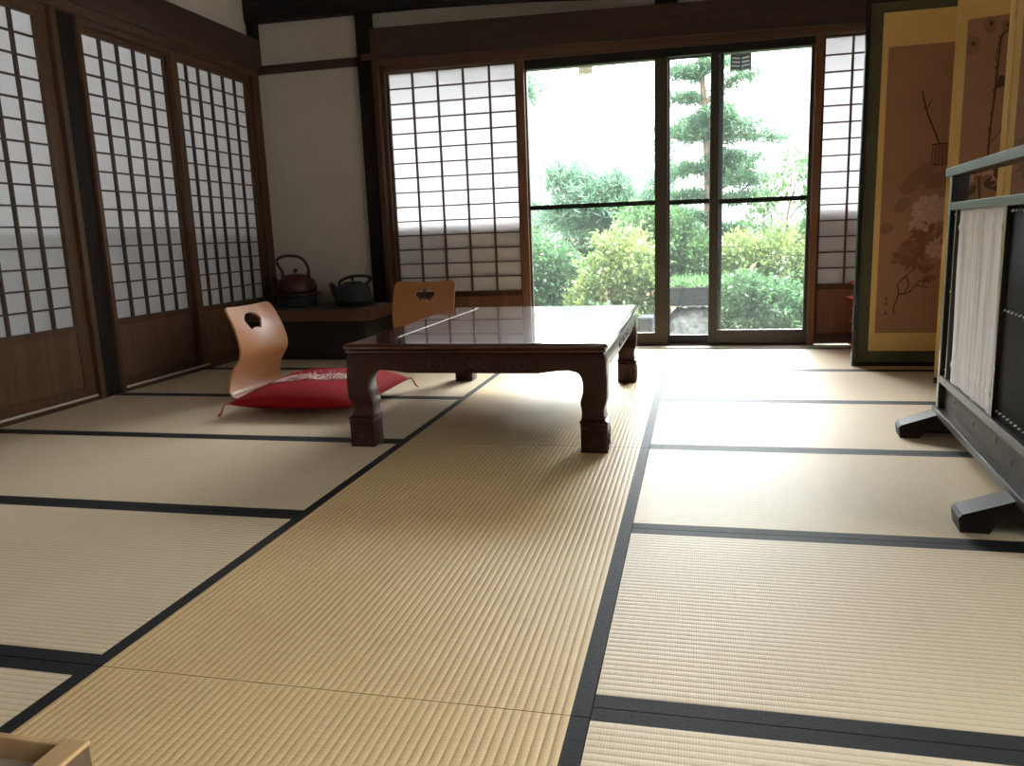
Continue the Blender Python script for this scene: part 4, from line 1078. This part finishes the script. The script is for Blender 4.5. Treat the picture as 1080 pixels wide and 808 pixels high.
br = [((.6, 10, .8), (.3, 9.9, 1.05), .24, .7), ((.62, 10, 1.1), (.42, 10, 1.4), .22, .8), ((.62, 10, 1.2), (.75, 9.9, 1.55), .22, .8), ((.6, 10, 1.5), (.58, 10, 1.85), .17, 1), ((.6, 10, .7), (.9, 9.9, .95), .24, .6)]
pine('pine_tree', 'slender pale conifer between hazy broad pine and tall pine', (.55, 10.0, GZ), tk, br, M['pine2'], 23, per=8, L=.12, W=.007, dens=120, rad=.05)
tk = [(-2.0, 9.0, GZ), (-1.9, 9.0, 1.0), (-1.75, 9.0, 2.2), (-1.5, 9.0, 2.6)]
br = [((-1.7, 9, 2.3), (-1.0, 9, 2.42), .22, .9), ((-1.75, 9, 2.2), (-.93, 9, 2.52), .14, .9), ((-1.8, 9, 1.6), (-1.25, 9, 1.45), .22, .6), ((-1.6, 9, 2.5), (-1.05, 9, 2.7), .16, .9)]
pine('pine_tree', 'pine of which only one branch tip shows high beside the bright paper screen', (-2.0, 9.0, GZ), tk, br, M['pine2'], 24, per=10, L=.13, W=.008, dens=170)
# thin leafy tree at the right
r = random.Random(31)
t = thing('garden_tree', 'thin leafy young tree with airy twigs beyond the glass doors', 'tree', (2.05, 8.4, GZ))
b = bm_new(); lf = bm_new()
tube(b, smooth_path([(2.05, 8.4, GZ), (2.10, 8.4, .3), (2.03, 8.4, .75), (2.12, 8.4, 1.2)], 6), [.028 - .02 * k / 18 for k in range(19)], 7)
for z, dx, dz in ((.45, -.35, .35), (.5, .25, .3), (.7, -.30, .30), (.8, .22, .25), (.95, -.15, .25), (1.0, .2, .3), (1.15, .05, .3)):
    p = Vector((2.06, 8.4, z)); e = p + Vector((dx, r.uniform(-.15, .15), dz)); tube(b, smooth_path([p, p.lerp(e, .5) + Vector((0, 0, .03)), e], 4), [.011 - .008 * k / 8 for k in range(9)], 5)
    foliage_blobs(lf, [(e.x, e.y, e.z, .14, .14, .11), (*p.lerp(e, .7), .10, .10, .08)], 170, .06, .018, r)
obj('trunk', b, M['bark'], t, smooth=True); obj('foliage', lf, M['leaf_m'], t, recalc=False)

# stone trough, rock bank and grass
t = thing('stone_trough', 'dark rectangular stone trough behind the narrow glass door', 'trough', (.95, 7.15, -.03))
b = bm_new(); box(b, .58, 1.30, 6.95, 7.35, -.03, .155, .012); obj('trough_body', b, M['darkstone'], t)
b = bm_new(); r = random.Random(4)
for _ in range(700):
    p = Vector((r.uniform(.58, 1.32), r.uniform(6.9, 7.35), .15)); d = (Vector((r.uniform(-.6, .6), r.uniform(-.9, .3), r.uniform(.1, 1))) ).normalized(); leaf_quad(b, p, d, rdir(r), r.uniform(.08, .17), .010)
obj('planting', b, M['leaf_m'], t, recalc=False)
b = bm_new(); r = random.Random(5)
n = 46; G = []
for i in range(n + 1):
    row = []
    for j in range(n + 1):
        x = .70 + .60 * i / n; q = j / n; y = 6.0 + 1.45 * q
        z = GZ - .05 + (.52) * min(1, q * 1.5) ** .8 * (1 - abs(2 * i / n - 1) ** 4 * .75)
        z += .055 * noise.noise(Vector((x * 9, y * 9, 2))) + .03 * noise.noise(Vector((x * 24, y * 24, 5)))
        row.append(b.verts.new((x, y, min(z, -.032))))
    G.append(row)
for i in range(n):
    for j in range(n): b.faces.new((G[i][j], G[i + 1][j], G[i + 1][j + 1], G[i][j + 1]))
tag(obj('rock_bank', b, M['stone'], loc=(.95, 6.7, GZ)), 'grey rocky bank under the dark stone trough', 'rocks')
b = bm_new(); box(b, .52, .66, 6.2, 6.5, GZ - .05, -.06, .015); tag(obj('stone_block', b, M['darkstone'], loc=(.59, 6.35, GZ)), 'grey upright stone block standing next to the rocky bank', 'stone')
b = bm_new(); r = random.Random(6)
for _ in range(9000):
    x = r.uniform(-1.6, 2.6); y = 4.7 + 2.2 * r.random(); 
    if .45 < x < 1.45 and y > 5.9: continue
    leaf_quad(b, Vector((x, y, GZ - .03)), Vector((r.uniform(-.5, .5), r.uniform(-.5, .5), 1)).normalized(), rdir(r), r.uniform(.10, .22), .006)
o = obj('grass', b, M['grass'], recalc=False); tag(o, 'pale green grass growing along the foot of the glass doors', 'grass', kind='stuff')
# low plank edging at the right
t = b = bm_new(); box(b, 1.35, 2.4, 6.15, 6.19, GZ - .05, -.33); tag(obj('edging_board', b, M['stone'], loc=(1.87, 6.17, GZ)), 'weathered edging board below the dark low spreading shrub', 'board')

# slatted vents hanging under the eave
def vent(label, x, y, z0, z1, w, mat):
    t = thing('hanging_vent', label, 'vent', (x, y, z0), 'slatted boxes under the eave')
    b = bm_new(); box(b, x - w / 2, x - w / 2 + .010, y - .03, y + .03, z0, z1); box(b, x + w / 2 - .010, x + w / 2, y - .03, y + .03, z0, z1); box(b, x - .006, x + .006, y - .03, y + .03, z0, z1); box(b, x - w / 2, x + w / 2, y - .03, y + .03, z1, 2.12); obj('case', b, mat, t)
    b = bm_new()
    for k in range(4):
        z = z0 + (z1 - z0) * (k + .25) / 4
        for s in (-1, 1):
            prism(b, [(0, z), (w / 2 - .008, z - s * 0 + .006), (w / 2 - .008, z + .020), (0, z + .012)], lambda u, v, ww, s=s: (x + s * u, y + ww, v), -.028, .028)
    obj('slat', b, mat, t)
vent('dark slatted box hanging under the eave before the tall pine', 1.305, 4.25, 1.675, 1.765, .125, M['alu_blk'])
vent('slatted box under the eave, its pale colour imitating overexposure', .345, 4.25, 1.730, 1.79, .09, M['sill_w'])  # pale material imitates a box washed out by the bright sky

# ------------------------------------------------------------------ light
w = bpy.data.worlds.new('sky'); sc.world = w; w.use_nodes = True
nt = w.node_tree; nt.nodes.clear()
out = nt.nodes.new('ShaderNodeOutputWorld'); bg = nt.nodes.new('ShaderNodeBackground')
bg.inputs[0].default_value = (.96, .98, 1.0, 1)
# overcast sky, brightest around the veiled sun high beyond the garden
tc = nt.nodes.new('ShaderNodeTexCoord'); dp = nt.nodes.new('ShaderNodeVectorMath'); dp.operation = 'DOT_PRODUCT'
dp.inputs[1].default_value = Vector((.20, .62, .76)).normalized()
nt.links.new(tc.outputs['Generated'], dp.inputs[0])
mr = nt.nodes.new('ShaderNodeMapRange'); mr.interpolation_type = 'SMOOTHSTEP'
mr.inputs['From Min'].default_value = .5; mr.inputs['From Max'].default_value = 1
mr.inputs['To Min'].default_value = 8.5; mr.inputs['To Max'].default_value = 72.0
nt.links.new(dp.outputs['Value'], mr.inputs[0])
# low sky over the garden dimmed to darken the floor under the table
sx = nt.nodes.new('ShaderNodeSeparateXYZ'); nt.links.new(tc.outputs['Generated'], sx.inputs[0])
zf = nt.nodes.new('ShaderNodeMapRange'); zf.inputs['From Min'].default_value = .19; zf.inputs['From Max'].default_value = .50; zf.inputs['To Min'].default_value = .86; zf.inputs['To Max'].default_value = 0
yf = nt.nodes.new('ShaderNodeMapRange'); yf.inputs['From Min'].default_value = .1; yf.inputs['From Max'].default_value = .7
nt.links.new(sx.outputs['Z'], zf.inputs[0]); nt.links.new(sx.outputs['Y'], yf.inputs[0])
def mth(op, a, c):
    n = nt.nodes.new('ShaderNodeMath'); n.operation = op
    for i, v in enumerate((a, c)):
        if isinstance(v, (int, float)): n.inputs[i].default_value = v
        else: nt.links.new(v, n.inputs[i])
    return n.outputs[0]
dipf = mth('SUBTRACT', 1.0, mth('MULTIPLY', zf.outputs[0], yf.outputs[0]))
nt.links.new(mth('MULTIPLY', mr.outputs[0], dipf), bg.inputs[1])
nt.links.new(bg.outputs[0], out.inputs[0])

# ------------------------------------------------------------------ camera
cam = bpy.data.cameras.new('camera'); co = bpy.data.objects.new('camera', cam); COL.objects.link(co)
F = 824.465
cam.sensor_fit = 'HORIZONTAL'; cam.sensor_width = 36; cam.lens = F / 1080 * 36; cam.clip_start = .02; cam.clip_end = 200
pitch, yaw, roll = .18597, .23577, -.03691
cp, sp, cy_, sy_ = math.cos(pitch), math.sin(pitch), math.cos(yaw), math.sin(yaw)
fw = Vector((-sy_ * cp, cy_ * cp, -sp)); r0 = Vector((cy_, sy_, 0)); u0 = r0.cross(fw)
rt = r0 * math.cos(roll) + u0 * math.sin(roll); up = -r0 * math.sin(roll) + u0 * math.cos(roll)
mw = Matrix((( rt.x, up.x, -fw.x, 1.053), (rt.y, up.y, -fw.y, -1.0655), (rt.z, up.z, -fw.z, .723), (0, 0, 0, 1)))
co.matrix_world = mw
sc.camera = co

sc.view_settings.view_transform = 'Standard'; sc.view_settings.look = 'None'
sc.view_settings.gamma = 1; sc.view_settings.use_curve_mapping = False
sc.view_settings.exposure = .3
cy = sc.cycles
cy.use_denoising = True
cy.max_bounces = 14; cy.diffuse_bounces = 7; cy.glossy_bounces = 5; cy.transmission_bounces = 6; cy.transparent_max_bounces = 24
cy.sample_clamp_indirect = 12
